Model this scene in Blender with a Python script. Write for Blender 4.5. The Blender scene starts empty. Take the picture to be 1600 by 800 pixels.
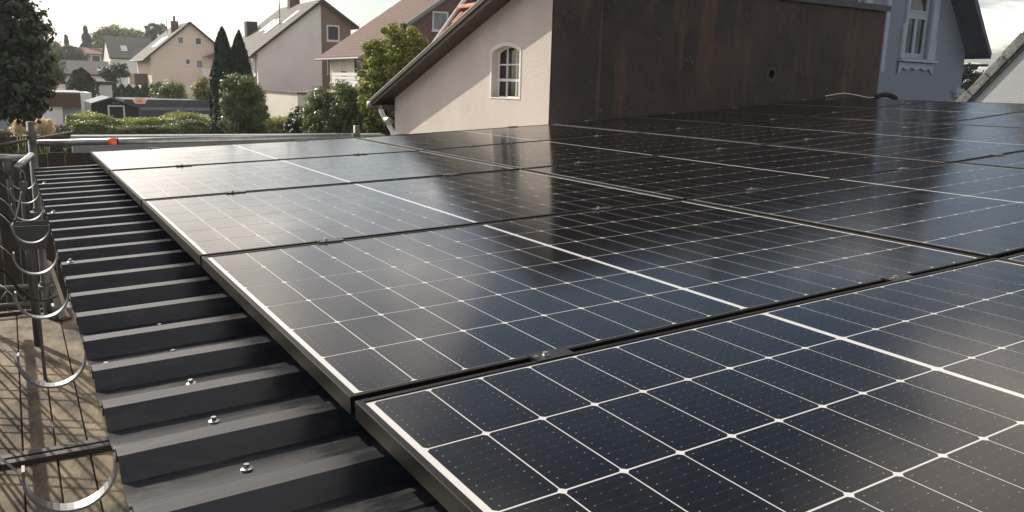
import bpy, math, random
import numpy as np
from mathutils import Matrix, Vector
from mathutils.geometry import tessellate_polygon

# ------------------------------------------------------------------ camera, sky, sun, exposure
SC = bpy.context.scene
COL = SC.collection
RAD = math.radians
M = np.array([[0.85498235, -0.51790899, 0.02784708],      # camera right
              [-0.08199048, -0.18797821, -0.97874499],    # camera down
              [0.51213547, 0.8345265, -0.20318166]])      # camera forward
C = np.array([-0.40825697, -1.12511026, 0.46993854])
F = 1275.24
cam_d = bpy.data.cameras.new('camera'); cam = bpy.data.objects.new('camera', cam_d); COL.objects.link(cam)
cam_d.sensor_width = 36.0; cam_d.lens = F / 1600 * 36; cam_d.clip_start = 0.02; cam_d.clip_end = 3000
cam.matrix_world = Matrix(((M[0][0], -M[1][0], -M[2][0], C[0]), (M[0][1], -M[1][1], -M[2][1], C[1]),
                           (M[0][2], -M[1][2], -M[2][2], C[2]), (0, 0, 0, 1)))
SC.camera = cam

SUN_AZ, SUN_EL = RAD(-22), RAD(34)       # azimuth measured from +Y towards +X
sdir = Vector((math.sin(SUN_AZ) * math.cos(SUN_EL), math.cos(SUN_AZ) * math.cos(SUN_EL), math.sin(SUN_EL)))
W = bpy.data.worlds.new('World'); SC.world = W; W.use_nodes = True
nt = W.node_tree; nt.nodes.clear()
def nd(t, typ, **kw):
    n = t.nodes.new(typ)
    for k, v in kw.items(): setattr(n, k, v)
    return n
def lk(t, a, b): t.links.new(a, b)
def math_n(t, op, a, b=None, clamp=False):
    n = nd(t, 'ShaderNodeMath', operation=op, use_clamp=clamp)
    for i, v in enumerate((a, b)):
        if v is None: continue
        if isinstance(v, (int, float)): n.inputs[i].default_value = v
        else: lk(t, v, n.inputs[i])
    return n.outputs[0]
sky = nd(nt, 'ShaderNodeTexSky', sky_type='NISHITA', sun_disc=False, sun_elevation=SUN_EL, sun_rotation=SUN_AZ,
         air_density=1.0, dust_density=2.0, ozone_density=1.0)
tc = nd(nt, 'ShaderNodeTexCoord'); sep = nd(nt, 'ShaderNodeSeparateXYZ'); lk(nt, tc.outputs['Generated'], sep.inputs[0])
den = math_n(nt, 'ADD', math_n(nt, 'MAXIMUM', sep.outputs[2], 0.0), 0.16)
cmb = nd(nt, 'ShaderNodeCombineXYZ')
lk(nt, math_n(nt, 'DIVIDE', sep.outputs[0], den), cmb.inputs[0]); lk(nt, math_n(nt, 'DIVIDE', sep.outputs[1], den), cmb.inputs[1])
cmb.inputs[2].default_value = 241.77
cn = nd(nt, 'ShaderNodeTexNoise'); cn.inputs['Scale'].default_value = 1.15; cn.inputs['Detail'].default_value = 8
cn.inputs['Roughness'].default_value = 0.56; cn.inputs['Distortion'].default_value = 0.3
lk(nt, cmb.outputs[0], cn.inputs['Vector'])
cr = nd(nt, 'ShaderNodeValToRGB'); cr.color_ramp.elements[0].position = 0.49; cr.color_ramp.elements[1].position = 0.63
lk(nt, cn.outputs[0], cr.inputs[0])
cn2 = nd(nt, 'ShaderNodeTexNoise'); cn2.inputs['Scale'].default_value = 2.6; cn2.inputs['Detail'].default_value = 6
lk(nt, cmb.outputs[0], cn2.inputs['Vector'])
bw = nd(nt, 'ShaderNodeRGBToBW'); lk(nt, sky.outputs[0], bw.inputs[0])
shade = nd(nt, 'ShaderNodeMapRange'); shade.inputs['From Min'].default_value = 0.3; shade.inputs['From Max'].default_value = 0.7
shade.inputs['To Min'].default_value = 0.6; shade.inputs['To Max'].default_value = 1.5
lk(nt, cn2.outputs[0], shade.inputs['Value'])
lum = math_n(nt, 'MULTIPLY', math_n(nt, 'ADD', math_n(nt, 'MULTIPLY', bw.outputs[0], 0.3), 25.0), shade.outputs[0])
cc = nd(nt, 'ShaderNodeMix', data_type='RGBA', blend_type='MULTIPLY'); cc.inputs[0].default_value = 1.0
lk(nt, lum, cc.inputs[6]); cc.inputs[7].default_value = (1.0, 0.865, 0.735, 1)
mx = nd(nt, 'ShaderNodeMix', data_type='RGBA')
lk(nt, math_n(nt, 'MULTIPLY', cr.outputs[0], 0.9), mx.inputs[0]); lk(nt, sky.outputs[0], mx.inputs[6]); lk(nt, cc.outputs[2], mx.inputs[7])
hzf = math_n(nt, 'POWER', math_n(nt, 'SUBTRACT', 1.0, math_n(nt, 'MULTIPLY', math_n(nt, 'MAXIMUM', sep.outputs[2], 0.0), 1.7), clamp=True), 2.0)
hzc = nd(nt, 'ShaderNodeMix', data_type='RGBA', blend_type='MULTIPLY'); hzc.inputs[0].default_value = 1.0
lk(nt, math_n(nt, 'ADD', math_n(nt, 'MULTIPLY', math_n(nt, 'POWER', bw.outputs[0], 2.0), 0.01), math_n(nt, 'MULTIPLY', bw.outputs[0], 0.6)), hzc.inputs[6]); hzc.inputs[7].default_value = (0.84, 0.93, 1.0, 1)
mx2 = nd(nt, 'ShaderNodeMix', data_type='RGBA', blend_type='ADD'); lk(nt, math_n(nt, 'MULTIPLY', hzf, 0.8), mx2.inputs[0]); lk(nt, mx.outputs[2], mx2.inputs[6]); lk(nt, hzc.outputs[2], mx2.inputs[7])
bg = nd(nt, 'ShaderNodeBackground'); bg.inputs[1].default_value = 0.05
lk(nt, mx2.outputs[2], bg.inputs[0]); wo = nd(nt, 'ShaderNodeOutputWorld'); lk(nt, bg.outputs[0], wo.inputs[0])

sun_d = bpy.data.lights.new('sun', 'SUN'); sun_d.energy = 2.8; sun_d.angle = RAD(0.6); sun_d.color = (1.0, 0.91, 0.77)
sun = bpy.data.objects.new('sun', sun_d); COL.objects.link(sun); sun.location = (-10, 10, 30)
sun.rotation_euler = (-sdir).to_track_quat('-Z', 'Y').to_euler()
SC.view_settings.view_transform = 'Standard'; SC.view_settings.look = 'None'
SC.view_settings.exposure = 1.05; SC.view_settings.gamma = 1.0; SC.view_settings.use_curve_mapping = False

rng = np.random.default_rng(7); random.seed(7)
G = -3.4                                    # ground level; z = 0 is the lower corner of the panel field

# ------------------------------------------------------------------ helpers
def ray(x, y): return np.array([(x - 800) / F, (y - 400) / F, 1.0]) @ M
def on(x, y, axis, val):
    d = ray(x, y); return C + (val - C[axis]) / d[axis] * d
def atd(x, y, d): return C + ray(x, y) * d

MAT = {}
def pm(name, col, rough=0.75, metal=0.0, var=0.18, scale=6.0, bump=0.0, bscale=60.0, stretch=(1, 1, 1), col2=None,
       coat=0.0, coat_rough=0.1, spec=0.5, detail=6, thr=(0.3, 0.7), translucent=0.0, island=0.0):
    m = bpy.data.materials.new(name); m.use_nodes = True; t = m.node_tree
    b = t.nodes['Principled BSDF']; out = t.nodes['Material Output']
    tcn = nd(t, 'ShaderNodeTexCoord'); mp = nd(t, 'ShaderNodeMapping'); mp.inputs['Scale'].default_value = stretch
    lk(t, tcn.outputs['Object'], mp.inputs[0])
    n = nd(t, 'ShaderNodeTexNoise'); n.inputs['Scale'].default_value = scale; n.inputs['Detail'].default_value = detail
    n.inputs['Roughness'].default_value = 0.6
    lk(t, mp.outputs[0], n.inputs['Vector'])
    r = nd(t, 'ShaderNodeValToRGB'); r.color_ramp.elements[0].position = thr[0]; r.color_ramp.elements[1].position = thr[1]
    c2 = col2 or tuple(min(1, c * (1 + var)) for c in col); c1 = col if col2 else tuple(c * (1 - var) for c in col)
    r.color_ramp.elements[0].color = (*c1, 1); r.color_ramp.elements[1].color = (*c2, 1)
    lk(t, n.outputs[0], r.inputs[0]); cout = r.outputs[0]
    if island:
        gm = nd(t, 'ShaderNodeNewGeometry'); hs = nd(t, 'ShaderNodeHueSaturation')
        mr = nd(t, 'ShaderNodeMapRange'); mr.inputs['To Min'].default_value = 1 - island; mr.inputs['To Max'].default_value = 1 + island
        lk(t, gm.outputs['Random Per Island'], mr.inputs['Value']); lk(t, mr.outputs[0], hs.inputs['Value'])
        mr2 = nd(t, 'ShaderNodeMapRange'); mr2.inputs['To Min'].default_value = 0.485; mr2.inputs['To Max'].default_value = 0.515
        lk(t, gm.outputs['Random Per Island'], mr2.inputs['Value']); lk(t, mr2.outputs[0], hs.inputs['Hue'])
        lk(t, cout, hs.inputs['Color']); cout = hs.outputs[0]
    lk(t, cout, b.inputs['Base Color'])
    b.inputs['Roughness'].default_value = rough; b.inputs['Metallic'].default_value = metal
    b.inputs['Specular IOR Level'].default_value = spec
    b.inputs['Coat Weight'].default_value = coat; b.inputs['Coat Roughness'].default_value = coat_rough
    if bump:
        n2 = nd(t, 'ShaderNodeTexNoise'); n2.inputs['Scale'].default_value = bscale; n2.inputs['Detail'].default_value = 5
        lk(t, mp.outputs[0], n2.inputs['Vector'])
        bp = nd(t, 'ShaderNodeBump'); bp.inputs['Strength'].default_value = bump; bp.inputs['Distance'].default_value = 0.02
        lk(t, n2.outputs[0], bp.inputs['Height']); lk(t, bp.outputs[0], b.inputs['Normal'])
    if translucent:
        tr = nd(t, 'ShaderNodeBsdfTranslucent'); lk(t, cout, tr.inputs[0])
        ms = nd(t, 'ShaderNodeMixShader'); ms.inputs[0].default_value = translucent
        lk(t, b.outputs[0], ms.inputs[1]); lk(t, tr.outputs[0], ms.inputs[2]); lk(t, ms.outputs[0], out.inputs[0])
    MAT[name] = m; return m

def tile_mat(name, col, rows=3.2, cols=3.3, var=0.25, depth=0.03):
    """roof covering too far away for single tiles: courses follow the height, columns follow the eave"""
    m = pm(name, col, rough=0.85, var=var, scale=1.6); t = m.node_tree; b = t.nodes['Principled BSDF']
    tcn = nd(t, 'ShaderNodeTexCoord'); s = nd(t, 'ShaderNodeSeparateXYZ'); lk(t, tcn.outputs['Object'], s.inputs[0])
    row = math_n(t, 'FRACT', math_n(t, 'MULTIPLY', s.outputs[2], rows)); colf = math_n(t, 'FRACT', math_n(t, 'MULTIPLY', s.outputs[1], cols))
    h = math_n(t, 'ADD', math_n(t, 'SUBTRACT', 1.0, row), math_n(t, 'MULTIPLY', math_n(t, 'PINGPONG', colf, 0.5), 1.0))
    bp = nd(t, 'ShaderNodeBump'); bp.inputs['Strength'].default_value = 0.9; bp.inputs['Distance'].default_value = depth
    lk(t, h, bp.inputs['Height']); lk(t, bp.outputs[0], b.inputs['Normal'])
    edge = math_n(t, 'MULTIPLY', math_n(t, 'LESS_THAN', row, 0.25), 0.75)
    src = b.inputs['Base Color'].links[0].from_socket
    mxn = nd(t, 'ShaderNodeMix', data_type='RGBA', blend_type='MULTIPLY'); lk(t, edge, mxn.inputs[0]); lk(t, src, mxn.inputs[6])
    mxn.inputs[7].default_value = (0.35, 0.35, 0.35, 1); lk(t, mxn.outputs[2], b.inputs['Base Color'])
    return m

class MB:
    def __init__(s): s.v = []; s.f = []
    def add(s, vs, fs):
        o = len(s.v); s.v += [tuple(map(float, p)) for p in vs]; s.f += [tuple(i + o for i in f) for f in fs]; return s
    def box(s, a, b):
        x0, y0, z0 = a; x1, y1, z1 = b
        vs = [(x0, y0, z0), (x1, y0, z0), (x1, y1, z0), (x0, y1, z0), (x0, y0, z1), (x1, y0, z1), (x1, y1, z1), (x0, y1, z1)]
        return s.add(vs, [(3, 2, 1, 0), (4, 5, 6, 7), (0, 1, 5, 4), (1, 2, 6, 5), (2, 3, 7, 6), (3, 0, 4, 7)])
    def prism(s, poly, axis, a, b):
        """2-D polygon (in the two other axes, in order) extruded along axis from a to b"""
        n = len(poly)
        def P(p, w):
            q = list(p); q.insert(axis, w); return q
        vs = [P(p, a) for p in poly] + [P(p, b) for p in poly]
        fs = [tuple(range(n))[::-1], tuple(range(n, 2 * n))] + [(i, (i + 1) % n, n + (i + 1) % n, n + i) for i in range(n)]
        return s.add(vs, fs)
    def tube(s, pts, r, n=10, cap=True):
        pts = [np.array(p, float) for p in pts]; rs = r if hasattr(r, '__len__') else [r] * len(pts)
        vs = []; up = None
        for i, p in enumerate(pts):
            d = pts[min(i + 1, len(pts) - 1)] - pts[max(i - 1, 0)]; d = d / (np.linalg.norm(d) + 1e-9)
            if up is None: up = np.array([0, 0, 1.0]) if abs(d[2]) < 0.9 else np.array([1.0, 0, 0])
            a = np.cross(d, up); a /= np.linalg.norm(a) + 1e-9; b = np.cross(a, d); up = b
            for k in range(n):
                t = 2 * math.pi * k / n; vs.append(p + rs[i] * (math.cos(t) * a + math.sin(t) * b))
        fs = [(i * n + k, i * n + (k + 1) % n, (i + 1) * n + (k + 1) % n, (i + 1) * n + k) for i in range(len(pts) - 1) for k in range(n)]
        if cap: fs += [tuple(range(n))[::-1], tuple(range((len(pts) - 1) * n, len(pts) * n))]
        return s.add(vs, fs)
    def quad(s, a, b, c, d): return s.add([a, b, c, d], [(0, 1, 2, 3)])

ORG = {}
def link(o, parent=None):
    COL.objects.link(o)
    if parent is not None: o.parent = parent
    return o
def mesh_of(name, mb, mat, org=(0, 0, 0), smooth=False):
    me = bpy.data.meshes.new(name); o = np.array(org)
    me.from_pydata([tuple(np.array(p) - o) for p in mb.v], [], mb.f); me.validate(); me.update()
    if mat: me.materials.append(MAT[mat] if isinstance(mat, str) else mat)
    if smooth: me.polygons.foreach_set('use_smooth', [True] * len(me.polygons))
    return me
def recalc(me):
    import bmesh
    bm = bmesh.new(); bm.from_mesh(me); bmesh.ops.recalc_face_normals(bm, faces=bm.faces); bm.to_mesh(me); bm.free()
def thing(name, label, cat, loc=(0, 0, 0), group=None):
    o = bpy.data.objects.new(name, None); COL.objects.link(o); o.location = loc; o.empty_display_size = 0.1
    o['label'] = label; o['category'] = cat
    if group: o['group'] = group
    ORG[o.name] = np.array(loc, float); return o
def part(name, mb, mat, parent, smooth=False, label=None, fix=True, kind=None):
    """mesh given in world coordinates, stored relative to its thing"""
    org = ORG[parent.name]; me = mesh_of(name, mb, mat, org, smooth)
    if fix: recalc(me)
    o = bpy.data.objects.new(name, me); link(o, parent); ORG[o.name] = org
    if label: o['label'] = label
    if kind: o['kind'] = kind
    return o
def solo(name, mb, mat, label=None, cat=None, group=None, kind=None, smooth=False, loc=None, fix=True):
    org = np.array(loc if loc is not None else np.mean(np.array(mb.v), axis=0)); me = mesh_of(name, mb, mat, org, smooth)
    if fix: recalc(me)
    o = bpy.data.objects.new(name, me); o.location = org; link(o); ORG[o.name] = org
    if label: o['label'] = label
    if cat: o['category'] = cat
    if group: o['group'] = group
    if kind: o['kind'] = kind
    return o
def bevel(o, w=0.002, seg=2):
    m = o.modifiers.new('bevel', 'BEVEL'); m.width = w; m.segments = seg; m.limit_method = 'ANGLE'; return o

# ------------------------------------------------------------------ materials
pm('soil', (0.020, 0.015, 0.010), 0.95, var=0.5, scale=0.6, col2=(0.022, 0.026, 0.012), spec=0.05)
pm('lawn', (0.05, 0.085, 0.025), 0.95, var=0.35, scale=1.5, bump=0.6, bscale=25)
pm('asphalt', (0.05, 0.05, 0.052), 0.9, bump=0.3)
pm('black_frame', (0.009, 0.008, 0.007), 0.48, metal=0.0, spec=0.12, var=0.5, scale=30, stretch=(0.3, 4, 4))
pm('clamp_black', (0.012, 0.012, 0.012), 0.4, metal=0.3)
pm('stainless', (0.42, 0.42, 0.42), 0.35, metal=1.0, var=0.1)
pm('galvanised', (0.30, 0.31, 0.315), 0.36, metal=0.9, var=0.22, scale=14, bump=0.08, bscale=40)
pm('galvanised_dull', (0.11, 0.11, 0.107), 0.55, metal=0.6, var=0.35, scale=9, bump=0.2, bscale=70)
pm('orange_paint', (0.75, 0.10, 0.025), 0.5)
pm('dark_steel', (0.05, 0.05, 0.05), 0.5, metal=0.5)
pm('plaster_beige', (0.56, 0.50, 0.455), 0.92, var=0.09, scale=1.8, stretch=(1, 1, 0.45), bump=0.35, bscale=90)
pm('trim_white', (0.68, 0.66, 0.63), 0.8, var=0.05, bump=0.15, bscale=60)
pm('brown_paint', (0.050, 0.032, 0.027), 0.6, var=0.2, scale=5, stretch=(8, 0.6, 8))
pm('plaster_white', (0.83, 0.80, 0.77), 0.92, var=0.07, scale=0.6, bump=0.2, bscale=40)
pm('plaster_grey', (0.40, 0.42, 0.425), 0.92, var=0.08, scale=1.2, bump=0.3, bscale=50)
pm('plaster_offwhite', (0.66, 0.62, 0.54), 0.92, var=0.06, scale=0.8, bump=0.2, bscale=40)
pm('plaster_pink', (0.76, 0.60, 0.51), 0.92, var=0.05, scale=0.6, bump=0.2, bscale=40)
pm('plaster_blue', (0.215, 0.255, 0.31), 0.9, var=0.06, scale=0.9, bump=0.2, bscale=50)
pm('plaster_yellow', (0.52, 0.43, 0.27), 0.9)
pm('facade_brown', (0.20, 0.145, 0.095), 0.85, var=0.15, stretch=(1, 1, 5))
pm('facade_red', (0.15, 0.062, 0.05), 0.85, var=0.2, scale=3, stretch=(1, 1, 6))
pm('window_white', (0.72, 0.72, 0.72), 0.5, var=0.03)
pm('trim_blue', (0.34, 0.40, 0.48), 0.7, var=0.06)
pm('pane', (0.03, 0.034, 0.038), 0.08, var=0.4, scale=1.2, spec=0.3)
pm('pane_curtain', (0.17, 0.18, 0.19), 0.15, var=0.6, scale=2.0, stretch=(6, 6, 0.4))
pm('dark_wood', (0.022, 0.021, 0.022), 0.8, var=0.3, stretch=(6, 6, 0.6))
pm('slate_sheet', (0.07, 0.085, 0.105), 0.7, var=0.2)
pm('wall_grey', (0.26, 0.30, 0.36), 0.8, var=0.12, scale=2)
pm('brown_wood', (0.10, 0.055, 0.035), 0.75, var=0.3, stretch=(5, 5, 0.6))
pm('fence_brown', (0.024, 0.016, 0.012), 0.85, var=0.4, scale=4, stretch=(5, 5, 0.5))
pm('roof_dark', (0.05, 0.045, 0.045), 0.75, var=0.2)
pm('roof_navy', (0.024, 0.028, 0.042), 0.55, var=0.2)
pm('capping', (0.06, 0.062, 0.068), 0.6, metal=0.2, var=0.15)
pm('zinc', (0.20, 0.215, 0.23), 0.5, metal=0.5, var=0.15)
pm('parapet_grey', (0.14, 0.155, 0.165), 0.55, metal=0.2, var=0.18, scale=3, stretch=(0.6, 1, 3))
pm('wood_deck', (0.028, 0.022, 0.015), 0.85, var=0.4, scale=3.2, stretch=(1.6, 0.8, 2), bump=0.3, bscale=30, col2=(0.23, 0.185, 0.12), thr=(.36, .62), detail=12)
pm('plank_grey', (0.22, 0.20, 0.17), 0.85, var=0.3, scale=8, stretch=(6, 0.8, 1), bump=0.3, bscale=60)
pm('net_cord', (0.05, 0.06, 0.05), 0.8)
pm('black_cloth', (0.008, 0.008, 0.009), 0.9, var=0.3, bump=0.4, bscale=25)
pm('container_grey', (0.10, 0.11, 0.105), 0.6, var=0.25, scale=8)
pm('bark', (0.075, 0.06, 0.045), 0.95, var=0.4, scale=6, bump=0.8, bscale=18, stretch=(3, 3, 0.6))
pm('clay_tile', (0.42, 0.18, 0.10), 0.8, var=0.3, scale=3)
pm('stone_verge', (0.17, 0.175, 0.165), 0.9, var=0.45, scale=9, bump=0.7, bscale=30)
pm('plume', (0.85, 0.74, 0.50), 0.95, var=0.15, scale=8, translucent=0.5)
pm('grass_blade', (0.10, 0.12, 0.04), 0.9, var=0.3)
pm('backboard', (0.66, 0.55, 0.38), 0.6)
pm('cream_wood', (0.60, 0.53, 0.42), 0.8)
def leafm(name, col, tr=0.35, isl=0.45, rough=0.5, scale=0.9):
    return pm(name, col, rough, var=0.25, scale=scale, translucent=tr, island=isl)
leafm('leaf_dark', (0.04, 0.062, 0.028), 0.25)
leafm('leaf_yellow', (0.26, 0.285, 0.055), 0.45, 0.6)
leafm('leaf_hedge', (0.29, 0.32, 0.075), 0.35, 0.5, 0.4)
leafm('leaf_gloss', (0.125, 0.165, 0.05), 0.35, 0.55, 0.42)
leafm('leaf_conifer', (0.024, 0.045, 0.022), 0.12, 0.35, 0.7)
leafm('leaf_lime', (0.20, 0.21, 0.035), 0.45, 0.4)
leafm('leaf_far', (0.17, 0.20, 0.06), 0.3, 0.35)
leafm('leaf_far_dark', (0.05, 0.068, 0.045), 0.2, 0.3)
leafm('leaf_red', (0.09, 0.085, 0.03), 0.35, 0.5)
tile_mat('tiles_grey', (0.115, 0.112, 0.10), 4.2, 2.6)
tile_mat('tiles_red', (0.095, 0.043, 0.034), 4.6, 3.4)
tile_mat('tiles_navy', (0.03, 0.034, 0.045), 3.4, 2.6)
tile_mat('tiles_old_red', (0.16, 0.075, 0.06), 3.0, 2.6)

# painted trapezoidal sheet: anthracite, dusty, dirt drying in the troughs
m = pm('roof_sheet', (0.017, 0.0195, 0.026), 0.34, spec=0.36, var=0.2, scale=3, stretch=(0.5, 5, 5), bump=0.05, bscale=20); t = m.node_tree; b = t.nodes['Principled BSDF']
tcn = nd(t, 'ShaderNodeTexCoord'); n = nd(t, 'ShaderNodeTexNoise'); n.inputs['Scale'].default_value = 11; n.inputs['Detail'].default_value = 12; n.inputs['Roughness'].default_value = 0.8
mp = nd(t, 'ShaderNodeMapping'); mp.inputs['Scale'].default_value = (0.8, 3, 3); lk(t, tcn.outputs['Object'], mp.inputs[0]); lk(t, mp.outputs[0], n.inputs['Vector'])
rr = nd(t, 'ShaderNodeValToRGB'); rr.color_ramp.elements[0].position = 0.5; rr.color_ramp.elements[1].position = 0.72
lk(t, n.outputs[0], rr.inputs[0]); src = b.inputs['Base Color'].links[0].from_socket
mxn = nd(t, 'ShaderNodeMix', data_type='RGBA'); lk(t, math_n(t, 'MULTIPLY', rr.outputs[0], 0.45), mxn.inputs[0]); lk(t, src, mxn.inputs[6]); mxn.inputs[7].default_value = (0.13, 0.115, 0.085, 1)
lk(t, mxn.outputs[2], b.inputs['Base Color'])
lk(t, math_n(t, 'ADD', math_n(t, 'MULTIPLY', rr.outputs[0], 0.2), 0.34), b.inputs['Roughness'])

# bitumen-painted fire wall: brown-black with rust-coloured run-off streaks and pale blisters
m = pm('fire_wall', (0.036, 0.026, 0.021), 0.8, var=0.4, scale=1.4, bump=0.6, bscale=45); t = m.node_tree; b = t.nodes['Principled BSDF']
tcn = nd(t, 'ShaderNodeTexCoord'); src = b.inputs['Base Color'].links[0].from_socket
for sc, scl, lo, hi, amt, c2 in ((1.1, (1, 1, 0.8), 0.42, 0.62, 0.7, (0.072, 0.050, 0.038)), (2.2, (1.6, 1.6, 0.3), 0.54, 0.70, 0.85, (0.125, 0.068, 0.036)), (2.3, (1, 1, 0.7), 0.5, 0.68, 0.65, (0.020, 0.020, 0.021)),
                                 (7, (2.5, 2.5, 0.2), 0.62, 0.8, 0.45, (0.10, 0.08, 0.062)), (9, (1, 1, 0.8), 0.55, 0.75, 0.35, (0.055, 0.044, 0.036)), (3.0, (3.2, 3.2, 0.10), 0.62, 0.74, 0.8, (0.15, 0.085, 0.045)), (30, (1, 1, 0.7), 0.62, 0.70, 0.7, (0.19, 0.155, 0.115))):
    mp = nd(t, 'ShaderNodeMapping'); mp.inputs['Scale'].default_value = scl; mp.inputs['Location'].default_value = (sc, 0, sc); lk(t, tcn.outputs['Object'], mp.inputs[0])
    n = nd(t, 'ShaderNodeTexNoise'); n.inputs['Scale'].default_value = sc; n.inputs['Detail'].default_value = 7; n.inputs['Roughness'].default_value = 0.65
    lk(t, mp.outputs[0], n.inputs['Vector']); rr = nd(t, 'ShaderNodeValToRGB'); rr.color_ramp.elements[0].position = lo; rr.color_ramp.elements[1].position = hi
    lk(t, n.outputs[0], rr.inputs[0]); mxn = nd(t, 'ShaderNodeMix', data_type='RGBA')
    lk(t, math_n(t, 'MULTIPLY', rr.outputs[0], amt), mxn.inputs[0]); lk(t, src, mxn.inputs[6]); mxn.inputs[7].default_value = (*c2, 1); src = mxn.outputs[2]
lk(t, src, b.inputs['Base Color'])

# solar cell under glass: dark silicon, fine silver busbars with solder pads; the coat is the front glass
GLASS_ROUGH = 0.13
def glass_coat(m):
    t = m.node_tree; b = t.nodes['Principled BSDF']
    tcn = nd(t, 'ShaderNodeTexCoord'); n = nd(t, 'ShaderNodeTexNoise'); n.inputs['Scale'].default_value = 5; n.inputs['Detail'].default_value = 6
    gm = nd(t, 'ShaderNodeNewGeometry'); lk(t, gm.outputs['Position'], n.inputs['Vector'])
    b.inputs['Coat Weight'].default_value = 1.0; b.inputs['Coat IOR'].default_value = 1.31
    mr = nd(t, 'ShaderNodeMapRange'); mr.inputs['From Min'].default_value = 0.3; mr.inputs['From Max'].default_value = 0.75
    mr.inputs['To Min'].default_value = GLASS_ROUGH - 0.02; mr.inputs['To Max'].default_value = GLASS_ROUGH + 0.04
    lk(t, n.outputs[0], mr.inputs['Value']); lk(t, mr.outputs[0], b.inputs['Coat Roughness'])
    b.inputs['Specular IOR Level'].default_value = 0.0
m = bpy.data.materials.new('solar_cell'); m.use_nodes = True; MAT['solar_cell'] = m; t = m.node_tree; b = t.nodes['Principled BSDF']
uv = nd(t, 'ShaderNodeUVMap'); uv.uv_map = 'UVMap'; s = nd(t, 'ShaderNodeSeparateXYZ'); lk(t, uv.outputs[0], s.inputs[0])
lv = math_n(t, 'ABSOLUTE', math_n(t, 'SUBTRACT', math_n(t, 'FRACT', math_n(t, 'MULTIPLY', s.outputs[1], 10.0)), 0.5))
lu = math_n(t, 'ABSOLUTE', math_n(t, 'SUBTRACT', math_n(t, 'FRACT', math_n(t, 'MULTIPLY', s.outputs[0], 4.0)), 0.5))
line = math_n(t, 'LESS_THAN', lv, 0.016); dot = math_n(t, 'MULTIPLY', math_n(t, 'LESS_THAN', lv, 0.034), math_n(t, 'LESS_THAN', lu, 0.030))
edgew = math_n(t, 'ADD', math_n(t, 'MULTIPLY', math_n(t, 'GREATER_THAN', math_n(t, 'ABSOLUTE', math_n(t, 'SUBTRACT', s.outputs[0], 0.5)), 0.3), 0.65), 0.25); dot = math_n(t, 'MULTIPLY', dot, edgew)
fv = math_n(t, 'LESS_THAN', math_n(t, 'ABSOLUTE', math_n(t, 'SUBTRACT', math_n(t, 'FRACT', math_n(t, 'MULTIPLY', s.outputs[0], 60.0)), 0.5)), 0.06)
n = nd(t, 'ShaderNodeTexNoise'); n.inputs['Scale'].default_value = 4.0; n.inputs['Detail'].default_value = 5
gm = nd(t, 'ShaderNodeNewGeometry'); lk(t, gm.outputs['Position'], n.inputs['Vector'])
r = nd(t, 'ShaderNodeValToRGB'); r.color_ramp.elements[0].position = 0.5; r.color_ramp.elements[1].position = 0.78
r.color_ramp.elements[0].color = (0.0018, 0.0016, 0.0016, 1); r.color_ramp.elements[1].color = (0.0022, 0.003, 0.007, 1)
lk(t, n.outputs[0], r.inputs[0]); src = r.outputs[0]
for f, c_, k in ((fv, (0.05, 0.05, 0.06), 0.25), (line, (0.10, 0.095, 0.09), 0.2), (dot, (0.5, 0.48, 0.45), 0.9)):
    mxn = nd(t, 'ShaderNodeMix', data_type='RGBA'); lk(t, math_n(t, 'MULTIPLY', f, k), mxn.inputs[0]); lk(t, src, mxn.inputs[6]); mxn.inputs[7].default_value = (*c_, 1); src = mxn.outputs[2]
# dust film and dried specks on the glass
for sc_, lo_, hi_, am_, c_ in ((2.2, .5, .8, .02, (0.30, 0.26, 0.20)), (150, .76, .80, .3, (0.25, 0.24, 0.22))):
    nz = nd(t, 'ShaderNodeTexNoise'); nz.inputs['Scale'].default_value = sc_; nz.inputs['Detail'].default_value = 2 if sc_ > 10 else 6; lk(t, gm.outputs['Position'], nz.inputs['Vector'])
    mr_ = nd(t, 'ShaderNodeMapRange'); mr_.inputs['From Min'].default_value = lo_; mr_.inputs['From Max'].default_value = hi_; lk(t, nz.outputs[0], mr_.inputs['Value'])
    mxn = nd(t, 'ShaderNodeMix', data_type='RGBA'); lk(t, math_n(t, 'MULTIPLY', mr_.outputs[0], am_), mxn.inputs[0]); lk(t, src, mxn.inputs[6]); mxn.inputs[7].default_value = (*c_, 1); src = mxn.outputs[2]
lk(t, src, b.inputs['Base Color']); b.inputs['Roughness'].default_value = 0.6; glass_coat(m)
m = pm('backsheet', (0.53, 0.53, 0.52), 0.6, var=0.04, scale=20); glass_coat(m)

# ------------------------------------------------------------------ ground
gm_ = MB()
gm_.quad((-900, -700, G), (900, -700, G), (900, 1600, G), (-900, 1600, G))
solo('ground', gm_, 'soil', kind='structure', loc=(0, 0, G))
lw = MB(); lw.quad((-30, 34, G + 0.01), (60, 34, G + 0.01), (60, 150, G + 0.01), (-30, 150, G + 0.01)); solo('lawn', lw, 'lawn', kind='structure', loc=(0, 34, G + .01))

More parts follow.
